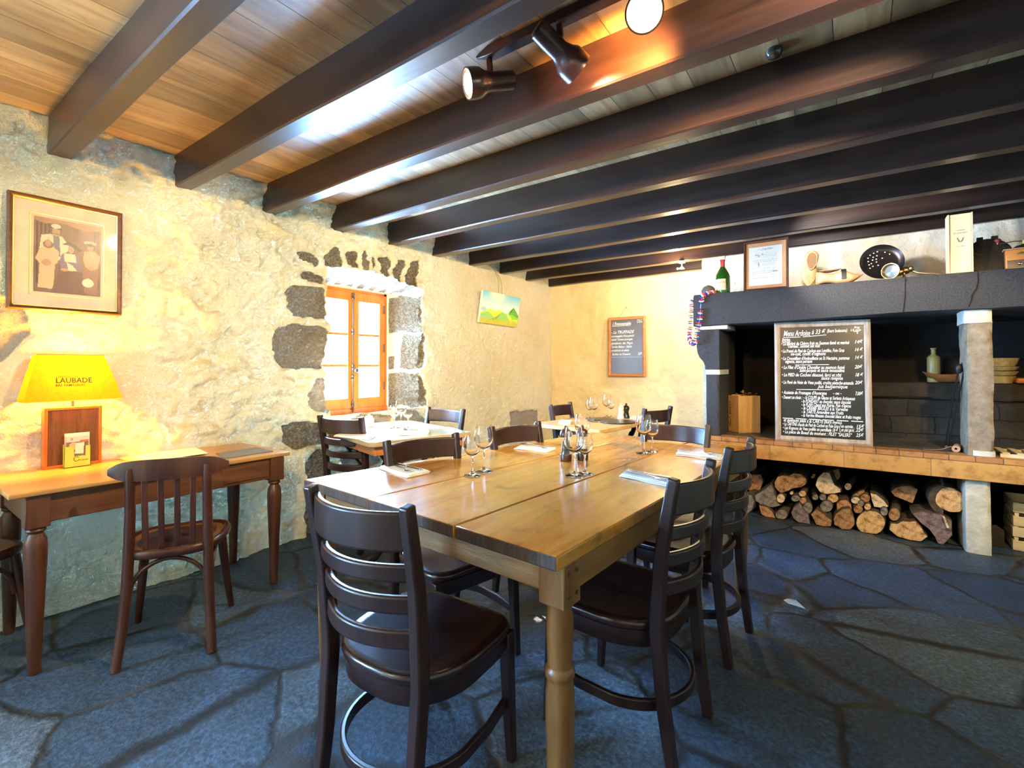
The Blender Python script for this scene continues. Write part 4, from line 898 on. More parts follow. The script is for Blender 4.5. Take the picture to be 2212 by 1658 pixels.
m = MB(); m.lathe([(0, -0.04), (0.012, -0.038), (0.016, -0.02), (0.028, 0.005), (0.030, 0.02), (0.022, 0.040), (0, 0.048)], (cxl, yc, zbulb), 18); m.build('bulb', MT['bulb'], T, M=LM, smooth=60)
light('table_lamp_light', 'POINT', (cxl+0.002, yc, zbulb+0.01), 130, (1.0, 0.50, 0.04), shadow_soft_size=0.045)
ux = (st1-st0).normalized(); slope = Vector((dxt-dxb, 0, zt-zb)).normalized()
lm = MB(); org = Vector((cxl+dxb, 0, zb))
def shade_text(s, py, size, x0, x1):
    q = at(x0, py, X=0.15); k = (q.z-zb)/slope.z; o = org+slope*k+Vector((0.0012, 0, 0)); y0 = at(x0, py, X=o.x).y; y1 = at(x1, py, X=o.x).y
    o.y = y0; text_geo(s, size, frame_matrix(o, (0, 1, 0), slope), lm, off=size*0.018, width=y1-y0)
shade_text('CHÂTEAU DE', 816, 0.014, 121, 170); shade_text('LAUBADE', 827, 0.034, 120, 198); shade_text('BAS ARMAGNAC', 834.5, 0.016, 120, 185)
MT['ink'] = plain('brown_ink', (0.05, 0.03, 0.01), 0.7)
lm.build('shade_lettering', MT['ink'], T, M=LM, smooth=0)
# brochure holder
T = thing('brochure_holder', (0.15, 0.84, CZ), 0, 'small yellow-green cardboard holder with leaflets in front of the lamp base', 'leaflet holder'); LM = loc(T)
MT['lime'] = plain('lime_card', (0.55, 0.62, 0.10), 0.6); MT['paper'] = plain('white_paper', (0.80, 0.76, 0.70), 0.7)
hx = 0.150; y0 = at(139, 960, X=hx).y; y1 = at(196, 960, X=hx).y; z1 = at(140, 966, X=hx).z; zq = at(165, 985, X=hx).z
m = MB(); m.box((hx-0.028, y0, CZ), (hx-0.025, y1, z1+0.01)); m.box((hx-0.028, y0, CZ), (hx, y0+0.0015, z1)); m.box((hx-0.028, y1-0.0015, CZ), (hx, y1, z1)); m.box((hx-0.028, y0, CZ), (hx, y1, CZ+0.002))
w_ = y1-y0; m.prism([(hx, y0, CZ), (hx, y1, CZ), (hx, y1, z1), (hx, y1-0.2*w_, z1), (hx, y1-0.2*w_, zq), (hx, y0+0.38*w_, zq), (hx, y0+0.34*w_, z1), (hx, y0, z1)], (-0.0015, 0, 0)); m.build('holder', MT['lime'], T, M=LM)
mt = MB(); a = np.linspace(0.6, 6.0, 20); mt.tube([(hx+0.0006, y0+0.46*w_+0.010*math.cos(k), CZ+0.038+0.010*math.sin(k)) for k in a], 0.0011, 5); text_geo('Cantal', 0.012, frame_matrix((hx+0.0008, y0+0.58*w_, CZ+0.028), (0, 1, 0), (0, 0, 1)), mt); mt.build('logo', MT['ink'], T, M=LM, smooth=0)
zz1 = at(140, 937, X=hx-0.012).z
for k in range(3):
    m = MB(); m.box((hx-0.022+0.006*k, y0+0.004+0.002*k, CZ+0.003), (hx-0.0205+0.006*k, y1-0.004-0.006*k+0.004, zz1-0.004*k)); m.build('leaflet', MT['paper'], T, M=LM)
picture('leaflet_front', w_-0.014, zz1-0.01-CZ-0.06, 40, 60, [('p', [(0, 0), (1, 0), (1, .28), (0, .28)], (0.72, 0.60, 0.58)), ('p', [(.6, .22), (1, .20), (1, .30), (.6, .32)], (0.75, 0.15, 0.08)), ('e', (.33, .5, .2, .2), (0.75, 0.42, 0.28)), ('p', [(.42, .35), (.8, .34), (.76, .95), (.38, .9)], (0.80, 0.74, 0.68)), ('e', (.25, .14, .05, .07), (0.35, 0.25, 0.3))], MT['print'], T, LM @ frame_matrix((hx-0.0038, y0+0.007, CZ+0.055), (0, 1, 0), (0, 0, 1)), (0.20, 0.14, 0.10))
# brochures and folder lying on the desk
def sheet_on(quad, z, th, mat, label, name, cat, group=None, painted=None):
    P = [at(x, y, Z=z) for x, y in quad]; c = sum(P, Vector())/4; t = thing(name, (c.x, c.y, z), 0, label, cat, group)
    m = MB(); m.loft([[(p.x-c.x, p.y-c.y, 0) for p in P], [(p.x-c.x, p.y-c.y, th) for p in P]]); fixn(m.build('pages', mat, t)); return t
MT['green'] = plain('pale_green_card', (0.55, 0.66, 0.30), 0.6); MT['grey'] = plain('grey_folder', (0.16, 0.15, 0.13), 0.5)
GB = 'papers lying on the console desk'
sheet_on([(251, 991), (330, 976), (390, 985), (318, 1001)], CZ, 0.003, MT['green'], 'pale green brochure lying lowest and leftmost on the console desk', 'brochure', 'brochure', GB)
sheet_on([(282, 988), (368, 971), (425, 981), (345, 999)], CZ+0.0035, 0.003, MT['white'], 'cream brochure lying between the green one and the white one on the desk', 'brochure', 'brochure', GB)
sheet_on([(330, 975), (418, 965), (449, 979), (352, 992)], CZ+0.007, 0.003, MT['paper'], 'white open brochure lying on top of the other papers on the desk', 'brochure', 'brochure', GB)
sheet_on([(466, 980), (553, 967), (590, 975), (486, 991)], CZ, 0.005, MT['grey'], 'dark grey flat folder lying at the right end of the console desk', 'folder', 'folder')
# ------------------------------------------------------------------ framed photograph on the left wall
PX = 0.045
P00 = at(17, 410, X=PX); P10 = at(265, 460.5, X=PX); P01 = at(12, 663, X=PX); P11 = at(262, 683, X=PX)
y0, y1 = (P00.y+P01.y)/2, (P10.y+P11.y)/2; z0, z1 = (P01.z+P11.z)/2, (P00.z+P10.z)/2
def framed(name, o, uy, uz, w, h, fw, th, fmat, label, cat, inner=None, gold=None):
    "o lower left corner, uy across, uz up; front faces uy x uz"
    t = thing(name, o, 0, label, cat); M0 = frame_matrix((0, 0, 0), uy, uz)
    m = MB(); i_ = fw; prof = [(0, 0), (0, th*0.8), (i_*0.35, th), (i_*0.7, th*0.85), (i_, th*0.55), (i_, 0)]
    rings = []
    for cx, cy2, sx, sy in ((0, 0, 1, 1), (w, 0, -1, 1), (w, h, -1, -1), (0, h, 1, -1), (0, 0, 1, 1)): rings.append([M0 @ Vector((cx+sx*a, cy2+sy*a, b)) for a, b in prof])
    m.loft(rings, caps=False); fixn(m.build('frame', fmat, t, smooth=30))
    m = MB(); m.box((i_*0.5, i_*0.5, 0.001), (w-i_*0.5, h-i_*0.5, th*0.3), M0); m.build('backing', inner or MT['paper'], t)
    if gold:
        g = i_; m = MB()
        for a, b in (((g, g), (w-g, g+0.004)), ((g, h-g-0.004), (w-g, h-g)), ((g, g), (g+0.004, h-g)), ((w-g-0.004, g), (w-g, h-g))): m.box((a[0], a[1], th*0.3), (b[0], b[1], th*0.52), M0)
        m.build('gilt_edge', gold, t)
    return t, M0
MT['pframe'] = wood('brown_photo_frame', (0.06, 0.022, 0.010), (0.12, 0.045, 0.018), 'Y', 2, 0.3, 0.05)
MT['gold'] = plain('gilt_slip', (0.70, 0.50, 0.15), 0.3, 0.9); MT['mat'] = plain('cream_mat_board', (0.72, 0.58, 0.45), 0.75)
w, h = y1-y0, z1-z0
T, M0 = framed('family_photograph', (PX-0.02, y0, z0), (0, 1, 0), (0, 0, 1), w, h, 0.019, 0.026, MT['pframe'], 'framed sepia photograph of four people in old-fashioned dress on the left wall', 'framed photograph', MT['mat'], MT['gold'])
def bgp(x, y): 
    c = np.zeros(x.shape+(3,)); n = fbm(x*5, y*3, 4, 3); c[..., 0] = 0.03+0.24*n; c[..., 1] = 0.01+0.10*n; c[..., 2] = 0.005+0.045*n
    cu = (x < 0.27) | (x > 0.88); s_ = 0.6+0.5*np.sin(x*110); c[cu] *= s_[cu][:, None]; return c
SK, CR, DK, WH = (0.36, 0.19, 0.11), (0.46, 0.34, 0.21), (0.03, 0.015, 0.013), (0.56, 0.46, 0.34)
lay = [('p', [(0, 0), (1, 0), (1, .06), (.75, .10), (.4, .04), (.15, .08), (0, .05)], (0.30, 0.14, 0.07)), ('p', [(0, .88), (1, .9), (1, 1), (0, 1)], (0.12, 0.06, 0.04)),
 ('p', [(.06, .55), (.10, .24), (.22, .21), (.40, .22), (.50, .33), (.48, .45), (.40, .55)], WH, .1), ('p', [(.27, .22), (.36, .22), (.38, .50), (.28, .48)], (0.10, 0.10, 0.13)), ('e', (.31, .165, .055, .065), SK), ('p', [(.22, .105), (.40, .12), (.40, .14), (.22, .125)], DK), ('e', (.31, .095, .07, .032), WH), ('p', [(.27, .19), (.35, .195), (.34, .205), (.28, .2)], DK),
 ('p', [(.06, .94), (.08, .62), (.02, .56), (.08, .42), (.16, .38), (.28, .38), (.36, .44), (.34, .58), (.30, .62), (.28, .95)], CR, .08), ('e', (.20, .325, .05, .06), SK), ('e', (.20, .29, .075, .022), WH), ('e', (.20, .355, .075, .05), (0.16, 0.07, 0.04)), ('e', (.20, .335, .045, .05), SK), ('e', (.18, .60, .07, .045), SK),
 ('p', [(.25, .98), (.34, .72), (.36, .56), (.40, .46), (.52, .40), (.64, .46), (.70, .60), (.72, .74), (.80, 1.0), (.25, 1.0)], (0.10, 0.035, 0.028), .35), ('p', [(.36, .56), (.40, .46), (.66, .46), (.72, .60), (.70, .68), (.40, .68)], (0.14, 0.08, 0.16), .1), ('p', [(.43, .44), (.60, .44), (.62, .56), (.44, .56)], WH), ('e', (.535, .38, .045, .055), SK), ('p', [(.40, .33), (.50, .27), (.72, .37), (.66, .40), (.52, .33)], DK), ('p', [(.47, .56), (.56, .60), (.63, .67), (.50, .68)], WH), ('e', (.44, .67, .06, .02), SK),
 ('p', [(.74, .96), (.74, .60), (.72, .45), (.78, .36), (.90, .35), (.99, .42), (.97, .60), (.95, .98)], (0.19, 0.08, 0.05), .3), ('p', [(.72, .50), (.74, .38), (.90, .36), (.99, .43), (.95, .60), (.85, .64), (.76, .60)], (0.38, 0.25, 0.16), .25), ('e', (.83, .31, .05, .055), SK), ('e', (.83, .255, .10, .03), CR), ('e', (.83, .28, .065, .02), DK), ('e', (.80, .82, .09, .06), (0.70, 0.55, 0.40), .3), ('e', (.85, .60, .04, .03), SK)]
iy0, iy1, iz0, iz1 = 0.215*w, 0.855*w, 0.105*h, 0.80*h
a_ = at(75, 464, X=PX); b_2 = at(218, 641, X=PX); iy0, iy1 = a_.y-y0, b_2.y-y0; iz1 = a_.z-z0; iz0 = b_2.z-z0
picture('photograph', iy1-iy0, iz1-iz0, 120, 140, lay, MT['print'], T, M0 @ Matrix.Translation((iy0, iz0, 0.0095)), bgp)
m = MB(); g = 0.014
for a, b in (((iy0-g, iz0-g), (iy1+g, iz0-g+.003)), ((iy0-g, iz1+g-.003), (iy1+g, iz1+g)), ((iy0-g, iz0-g), (iy0-g+.003, iz1+g)), ((iy1+g-.003, iz0-g), (iy1+g, iz1+g))): m.box((a[0], a[1], 0.0078), (b[0], b[1], 0.0100), M0)
m.build('mat_line', MT['gold'], T)
m = MB(); m.box((0.024, 0.024, 0.0125), (w-0.024, h-0.024, 0.0135), M0); m.build('glazing', glassy('picture_glass', (1, 1, 1), 0.10, 0.5, 0.03), T)
# ------------------------------------------------------------------ landscape canvas
c0 = at(1044, 626, X=0.108); c1_ = at(1124.5, 645, X=0.108); c2 = at(1035, 696, X=0.055)
uy = (c1_-c0); w = uy.length; uz = (c0-c2); h = uz.length; uzn = uz.normalized(); uyn = (uy-uzn*uy.dot(uzn)).normalized()
T = thing('landscape_canvas', c2, 0, 'small unframed canvas painted with green hills and blue sky, hanging by string', 'painting')
M0 = frame_matrix((0, 0, 0), uyn, uzn); m = MB(); m.box((0, 0, -0.028), (w, h, 0), M0); m.build('canvas_block', MT['napkin'], T, bevel=0.002)
def bgc(x, y):
    c = np.zeros(x.shape+(3,)); t = np.clip(y/0.5, 0, 1)[..., None]; c[:] = np.array((0.12, 0.50, 0.75))*(1-t)+np.array((0.70, 0.85, 0.85))*t
    d = np.exp(-(((x-.38)/.16)**2+((y-.06)/.16)**2)); c = c*(1-d[..., None])+np.array((1, .95, .65))*d[..., None]; return c
def grass(x, y, c):
    g = y+0.03*np.sin(x*90)+0.02*np.sin(x*37) > 0.84; n = fbm(x*40, y*9, 3, 5)[..., None]; cc = np.array((0.30, 0.50, 0.05))*(1-n)+np.array((0.85, 0.50, 0.08))*n; c[g] = cc[g]; return c
lay = [('p', [(0, .52), (.08, .48), (.16, .56), (.16, .62), (0, .62)], (0.35, .60, .62)), ('p', [(0, .66), (.12, .60), (.24, .50), (.34, .58), (.45, .52), (.60, .60), (.5, .9), (0, .9)], (0.50, 0.72, 0.12)), ('p', [(.12, .62), (.25, .50), (.30, .66)], (0.75, 0.78, .10)), ('p', [(.28, .72), (.45, .54), (.55, .60), (.42, .80)], (0.80, 0.78, .03)),
 ('p', [(.72, .55), (.84, .36), (.94, .50), (1, .62), (1, .8), (.7, .8)], (0.10, 0.42, 0.06)), ('p', [(.72, .55), (.84, .36), (.80, .52)], (0.05, 0.18, 0.05)), ('p', [(0, .72), (.18, .62), (.45, .88), (.4, 1), (0, 1)], (0.28, 0.62, 0.15)),
 ('p', [(.12, .98), (.40, .74), (.56, .56), (.62, .66), (.60, .92)], (0.20, 0.38, 0.18)), ('p', [(.34, .95), (.56, .56), (.60, .60), (.74, .62), (1.0, 1.0), (.34, 1.0)], (0.28, 0.62, 0.12)), ('p', [(.66, .64), (.76, .62), (1, .96), (1, 1), (.88, 1)], (0.55, 0.72, 0.12)),
 ('p', [(.74, .62), (.80, .60), (1, .70), (1, .98), (.92, .90)], (0.25, 0.65, 0.03)), ('e', (.94, .82, .10, .07), (0.55, 0.75, 0.05)), ('p', [(.78, .72), (.84, .84), (1, .98), (1, 1), (.9, 1)], (0.02, 0.22, 0.12)), ('e', (.06, .82, .08, .06), (0.25, 0.62, 0.50)), ('e', (.84, .93, .05, .05), (0.30, 0.65, 0.40)), ('f', grass)]
picture('painting', w, h, 130, 110, lay, MT['oil'], T, M0 @ Matrix.Translation((0, 0, 0.0008)), bgc)
m = MB(); tp_ = c2+uzn*h+uyn*w*0.45
for dx in (-0.03, 0.03):
    p = tp_+uyn*dx; pts = [p-Vector((0.012, 0, 0)), p+Vector((-0.012, dx*0.1, 0.08)), p+Vector((-0.02, -dx*0.2, 0.15)), Vector((0.03, p.y-dx*0.6, p.z+0.27))]
    m.tube([q-c2 for q in pts], 0.004, 6)
m.build('string', plain('raffia', (0.40, 0.28, 0.12), 0.8), T)
# ------------------------------------------------------------------ chalkboards
MT['slatebd'] = plain('chalkboard_black', (0.012, 0.014, 0.016), 0.32); MT['slatesheen'] = plain('chalkboard_grey_sheen', (0.10, 0.088, 0.066), 0.3)  # second board colour is lightened to hold the reflection on the slate
MT['chalk'] = plain('white_chalk', (0.85, 0.86, 0.84), 0.9); MT['bframe'] = wood('orange_board_frame', (0.34, 0.12, 0.035), (0.50, 0.20, 0.06), 'X', 1.5, 0.35, 0.05); MT['greyframe'] = wood('weathered_board_frame', (0.26, 0.20, 0.15), (0.42, 0.36, 0.30), 'Z', 1.2, 0.5, 0.1, c3=(0.18, 0.10, 0.06))
BY = 5.44
a_ = at(1313, 686.5, Y=BY); b_2 = at(1394, 813.5, Y=BY); w, h = b_2.x-a_.x, a_.z-b_2.z
T, M0 = framed('small_chalkboard', (a_.x, BY+0.02, b_2.z), (1, 0, 0), (0, 0, 1), w, h, 0.034, 0.024, MT['bframe'], 'small chalkboard with painted grey sheen in an orange wooden frame hanging on the back wall', 'chalkboard', MT['slatesheen'])
m = MB()
for s_, x, y, sz, wd in (("L'Emmountable", .12, .865, .055, .50), ("Prix à", .78, .925, .022, .12), ("la carte", .78, .895, .022, .14), ("- La TRUFFADE", .08, .725, .050, .62), ("accompagnée d'une grande", .08, .668, .034, .62), ("salade Tomme auvergne", .08, .610, .034, .58), ("Jambon de Pays", .08, .545, .036, .60), ("Terrine Maison - Salade", .08, .485, .036, .55), ("cornichons et salade", .08, .425, .036, .48), ("Sorbet au Dessert", .10, .360, .036, .50), ("22€", .80, .36, .040, .11)):
    text_geo(s_, sz, M0 @ Matrix.Translation((x*w, y*h, 0.0085)), m, shear=0.3, off=0.0004, width=wd*w)
m.box((0.11*w, 0.85*h, 0.0083), (0.60*w, 0.855*h, 0.0087), M0); m.box((0.08*w, 0.325*h, 0.0083), (0.9*w, 0.328*h, 0.0087), M0)
m.build('chalk_writing', MT['chalk'], T, smooth=0)
m = MB(); pk = Vector((w*0.48, 0, h+0.115)); m.tube([(w*.28, 0.006, h-0.004), pk], 0.0018, 5); m.tube([(w*.68, 0.006, h-0.004), pk], 0.0018, 5); m.tube([pk-Vector((0, 0.004, 0)), pk+Vector((0, 0.045, 0))], 0.003, 6)
m.build('hanging_string', plain('hemp_string', (0.35, 0.24, 0.10), 0.8), T)
# big menu board leaning in the fireplace opening
y0b, y1b = 4.42, 4.385
A = at(1672, 952, Z=HZ+0.003); B = at(1887, 957, Z=HZ+0.003)
bl = Vector((A.x, 4.40, HZ+0.001)); br = Vector((at(1885, 950, Y=4.43).x, 4.47, HZ+0.001))
ux = (br-bl).normalized(); wB = (br-bl).length; topz = at(1668, 696, Y=4.44).z; uzB = (Vector((0, 0.055, 1))-ux*ux.dot(Vector((0, 0.055, 1)))).normalized(); hB = (1.535-HZ)
T, M0 = framed('menu_board', bl, ux, uzB, wB, hB, 0.040, 0.030, MT['greyframe'], 'large black chalkboard menu in a weathered wooden frame leaning in the fireplace opening', 'menu board', MT['slatebd'])
m = MB(); zc = 0.0105; ix0, ix1, iz0, iz1 = 0.046, wB-0.046, 0.046, hB-0.046; iw, ih = ix1-ix0, iz1-iz0
def wr(s_, u, v, size, width, sh=0.3): text_geo(s_, size, M0 @ Matrix.Translation((ix0+u*iw, iz1-v*ih, zc)), m, shear=sh, off=0.00045, width=width*iw)
def ln(u0, v0, u1, v1, t=0.0042): m.bar([M0 @ Vector((ix0+u0*iw, iz1-v0*ih, zc)), M0 @ Vector((ix0+u1*iw, iz1-v1*ih, zc))], 0.0005, t, uzB)
wr('Menu Ardoise', .03, .072, .062, .34); wr('à 33 €', .39, .060, .050, .17); wr('(hors boissons)', .58, .048, .036, .24); wr('Prix', .90, .022, .026, .07); wr('à la carte', .86, .042, .024, .12); wr('€', .93, .068, .026, .02)
ln(.03, .085, .25, .083); ln(.28, .083, .57, .070); ln(.90, .048, .96, .047, .003)
wr('Entrées.', .01, .118, .032, .11); ln(.01, .126, .12, .125, .002); ln(.01, .131, .12, .130, .002)
L_ = [('• Le Marbré de Chèvre frais au Saumon fumé et mariné', .0, .158, .84, '14€'), ('  "Tourteau", sommet aux noix', .05, .183, .42, ''), ('• Le Pressé de Pied de Cochon aux Lentilles, Foie Gras', .0, .228, .78, '14 €'), ('mi-cuit, confit d\'oignons', .12, .256, .44, ''), ('• Le Croustillant d\'Andouillette au St Nectaire, pommes', .0, .298, .84, '14 €'), ('oignons, sauce persane', .05, .326, .34, ''),
 ('• Le Filet d\'Omble Chevalier au saumon fumé', .0, .382, .78, '20€'), ('Saint-Jacques et sauce mousseline', .23, .410, .55, ''), ('• Le PIED de Cochon désossé, farci et rôti', .0, .452, .74, '18 €'), ('sauce ravigote', .50, .480, .26, ''), ('• Le Pavé de Noix de Veau poêlé, croûte pistache-amande', .0, .522, .88, '20€'), ('jus balsamique', .46, .556, .36, ''),
 ('• Assiette de Fromages d\'Auvergne', .0, .618, .56, '7,00€'), ('• Dessert au choix :', .0, .662, .26, ''), ('- la COUPE de Glaces et Sorbets Artisanaux', .28, .660, .62, ''), ('- le FONDANT au chocolat, sauce chocolat', .25, .694, .60, ''), ('- le FLAN Chaud aux Poires, Pain d\'épices', .25, .726, .60, ''), ('- la CRÈME BRÛLÉE à la Verveine', .25, .758, .56, ''), ('- la TARTE Amandine aux Fruits', .25, .791, .51, ''), ('- la Verrine Mousse chocolat blanc et fruits rouges', .25, .824, .71, ''),
 ('et quelques plats à la CARTE (hors menu).', .02, .876, .72, ''), ('• La TARTINE chaude de Pied de Cochon au Foie Gras', .01, .912, .69, ''), ('en entrée .', .73, .908, .15, '15€'), ('• Les Rognons de Veau poêlés en persillade 18 €', .01, .948, .68, ''), ('en plat garni .', .73, .940, .16, '22€'), ('• La pièce de Boeuf du moment : FILET "SALERS"', .01, .985, .84, '25€')]
for s_, u, v, wd, pr in L_:
    wr(s_, u, v, .036, wd)
    if pr: wr(pr, .90, v-.004, .036, .09)
wr('- ou -', .64, .614, .032, .10); ln(.18, .345, .60, .342); ln(.19, .574, .60, .571); ln(.60, .571, .63, .562)
for k in range(6): ln(.01+k*.168, .845, .01+k*.168+.135, .846, .006)
ln(.715, .893, .715, .945, .003); ln(.715, .893, .73, .893, .003); ln(.715, .945, .73, .945, .003)
m.build('chalk_writing', MT['chalk'], T, smooth=0)
# ------------------------------------------------------------------ things on the mantel
MZ = 1.8005
def mpt(px, Y): p = at(px, 600, Y=Y); return p.x
T = thing('wine_bottle', (mpt(1561, 4.46), 4.46, MZ), 0, 'green wine bottle with red capsule and cream label on the left end of the mantel', 'bottle')
MT['bottle'] = plain('green_bottle_glass', (0.012, 0.075, 0.006), 0.06, spec=0.8, coat=0.5); MT['redcap'] = plain('red_capsule', (0.45, 0.03, 0.03), 0.3)
bh = at(1560, 561, Y=4.46).z-MZ; R0 = 0.057
m = MB(); m.lathe([(0, 0), (R0, 0), (R0+.002, .006), (R0+.002, bh*.50), (R0*.92, bh*.57), (R0*.62, bh*.69), (R0*.36, bh*.77), (R0*.30, bh*.82), (0, bh*.82)], n=32); m.build('glass_body', MT['bottle'], T, smooth=60)
m = MB(); m.lathe([(0, bh*.79), (R0*.34, bh*.79), (R0*.33, bh*.95), (R0*.38, bh*.955), (R0*.38, bh), (0, bh)], n=20); m.build('capsule', MT['redcap'], T, smooth=50)
MT['label'] = plain('cream_label', (0.62, 0.50, 0.30), 0.6)
m = MB(); aa = np.linspace(R_(195), R_(305), 24); Rl = R0+.0035
m.loft([[(Rl*math.cos(a), Rl*math.sin(a), z) for a in aa]+[((Rl-.001)*math.cos(a), (Rl-.001)*math.sin(a), z) for a in aa[::-1]] for z in (bh*.10, bh*.42)]); fixn(m.build('label', MT['label'], T, smooth=50))
m = MB(); text_geo('GRAND VIN', 0.012, frame_matrix((-0.030, -Rl-.002, bh*.30), (1, -.15, 0), (0, 0, 1)), m); text_geo('~ ~ ~ ~', 0.016, frame_matrix((-0.028, -Rl-.002, bh*.2), (1, -.15, 0), (0, 0, 1)), m); m.build('label_print', MT['redcap'], T, smooth=0)
# framed letter
a_ = at(1607, 629, Y=4.45); b_2 = at(1703, 508, Y=4.45); w = b_2.x-a_.x; h = b_2.z-MZ-0.01
T, M0 = framed('framed_letter', (a_.x, 4.45, MZ+.002), (1, 0, 0), (0, 0.06, 1), w, h, 0.018, 0.02, MT['pframe'], 'framed white letter with fine handwriting leaning on the mantel beside the wine bottle', 'framed document', plain('tan_mat', (0.42, 0.22, 0.09), 0.7))
def script_(x, y, c):
    rows = (np.sin(y*150) > 0.75) & (y > .16) & (y < .82) & (x > .12) & (x < .86) & ~((y > .28) & (y < .34)) & ~((y > .50) & (y < .53)); n = fbm(x*60, y*40, 2, 4) > 0.45; c[rows & n] = (0.30, 0.30, 0.27)
    hd = ((x-.5)/.24)**2+((y-.07)/.025)**2 < 1; c[hd & (fbm(x*50, y*60, 2, 9) > .5)] = (0.25, 0.28, 0.25)
    for ex, ey, rx, ry in ((.30, .24, .02, .03), (.24, .21, .05, .012), (.42, .20, .02, .02), (.30, .46, .015, .07), (.80, .66, .10, .012)): c[((x-ex)/rx)**2+((y-ey)/ry)**2 < 1] = (0.22, 0.22, 0.20)
    ft = (x > .3) & (x < .62) & (y > .90) & (y < .908); c[ft] = (.4, .4, .37); return c
picture('letter', w*0.74, h*0.77, 110, 150, [('f', script_)], MT['print'], T, M0 @ Matrix.Translation((w*0.12, h*0.105, 0.0075)), (0.52, 0.55, 0.50))
# dark round stone with the garland
T = thing('round_stone', (mpt(1528, 4.47), 4.50, MZ), 0, 'small dark rounded stone behind the tricolour garland on the mantel end', 'stone')
def blob(m, c, r, seed, n=14, amp=0.12, sq=(1, 1, 1)):
    rings = []
    for i in range(1, n):
        a = math.pi*i/n; ring = []
        for j in range(2*n):
            b = math.pi*j/n; d = Vector((math.sin(a)*math.cos(b), math.sin(a)*math.sin(b), -math.cos(a)))
            k = r*(1+amp*2*(fbm(np.array([d.x*1.7+d.z*1.1+9]), np.array([d.y*1.7+d.z+5]), 3, seed)[0]-.5)); ring.append((c[0]+d.x*k*sq[0], c[1]+d.y*k*sq[1], c[2]+d.z*k*sq[2]))
        rings.append(ring)
    m.loft(rings)
m = MB(); blob(m, (0, 0, 0.046), 0.052, 5, sq=(1.1, .8, .88)); m.build('stone', plain('brown_grey_stone', (0.10, 0.085, 0.06), 0.8), T, smooth=80)
# tricolour garland: one strand over the end of the mantel, front and side
T = thing('tricolour_garland', (2.10, 4.34, 1.80), 0, 'red, white and blue paper flower garland hanging over the left end of the mantel', 'garland'); LM = loc(T)
def strand(pts): return [at(x, y, Y=Yv) for x, y, Yv in pts]
s1 = strand([(1543, 632, 4.42), (1530, 634, 4.36), (1516, 640, 4.325), (1514, 652, 4.315), (1513, 668, 4.315), (1512, 690, 4.315), (1509, 700, 4.315), (1507, 712, 4.315), (1504, 728, 4.315), (1500, 741, 4.315), (1494, 742, 4.36), (1489, 730, 4.40), (1490, 712, 4.42), (1492, 695, 4.42), (1493, 675, 4.42), (1494, 655, 4.42), (1497, 645, 4.40)])
m = MB(); m.tube([p for p in s1], 0.0015, 5); m.build('thread', MT['napkin'], T, M=LM)
MT['gr'] = plain('red_paper', (0.75, 0.04, 0.03), 0.7); MT['gw'] = plain('white_garland_paper', (0.82, 0.82, 0.84), 0.7); MT['gb'] = plain('blue_paper', (0.02, 0.06, 0.42), 0.7)
Ls = [0]
for p, q in zip(s1[:-1], s1[1:]): Ls.append(Ls[-1]+(q-p).length)
rg = random.Random(4); gaps = (0.115, 0.135); n_ = int(Ls[-1]/0.0165)
for k in range(n_):
    d = (k+.5)*0.0165
    if 0.20 < d < 0.232: continue
    i = max(i for i in range(len(Ls)) if Ls[i] <= d); i = min(i, len(s1)-2); u = (d-Ls[i])/(Ls[i+1]-Ls[i]); c = s1[i].lerp(s1[i+1], u); tdir = (s1[i+1]-s1[i]).normalized(); M1 = tdir.to_track_quat('Z', 'Y').to_matrix().to_4x4(); M1.translation = c
    m = MB(); n = 16; ring0, ring1, ring2 = [], [], []
    for j in range(n):
        a = 2*math.pi*j/n; r = 0.021*(1+0.35*rg.uniform(-1, 1)*(j % 2)); zz = rg.uniform(-0.006, 0.006)
        ring0.append(M1 @ Vector((0.003*math.cos(a), 0.003*math.sin(a), -0.003))); ring1.append(M1 @ Vector((r*math.cos(a), r*math.sin(a), zz))); ring2.append(M1 @ Vector((0.003*math.cos(a), 0.003*math.sin(a), 0.005)))
    m.loft([ring0, ring1, ring2]); m.build('paper_flower', [MT['gr'], MT['gw'], MT['gb']][(k//1) % 3], T, M=LM, smooth=0)
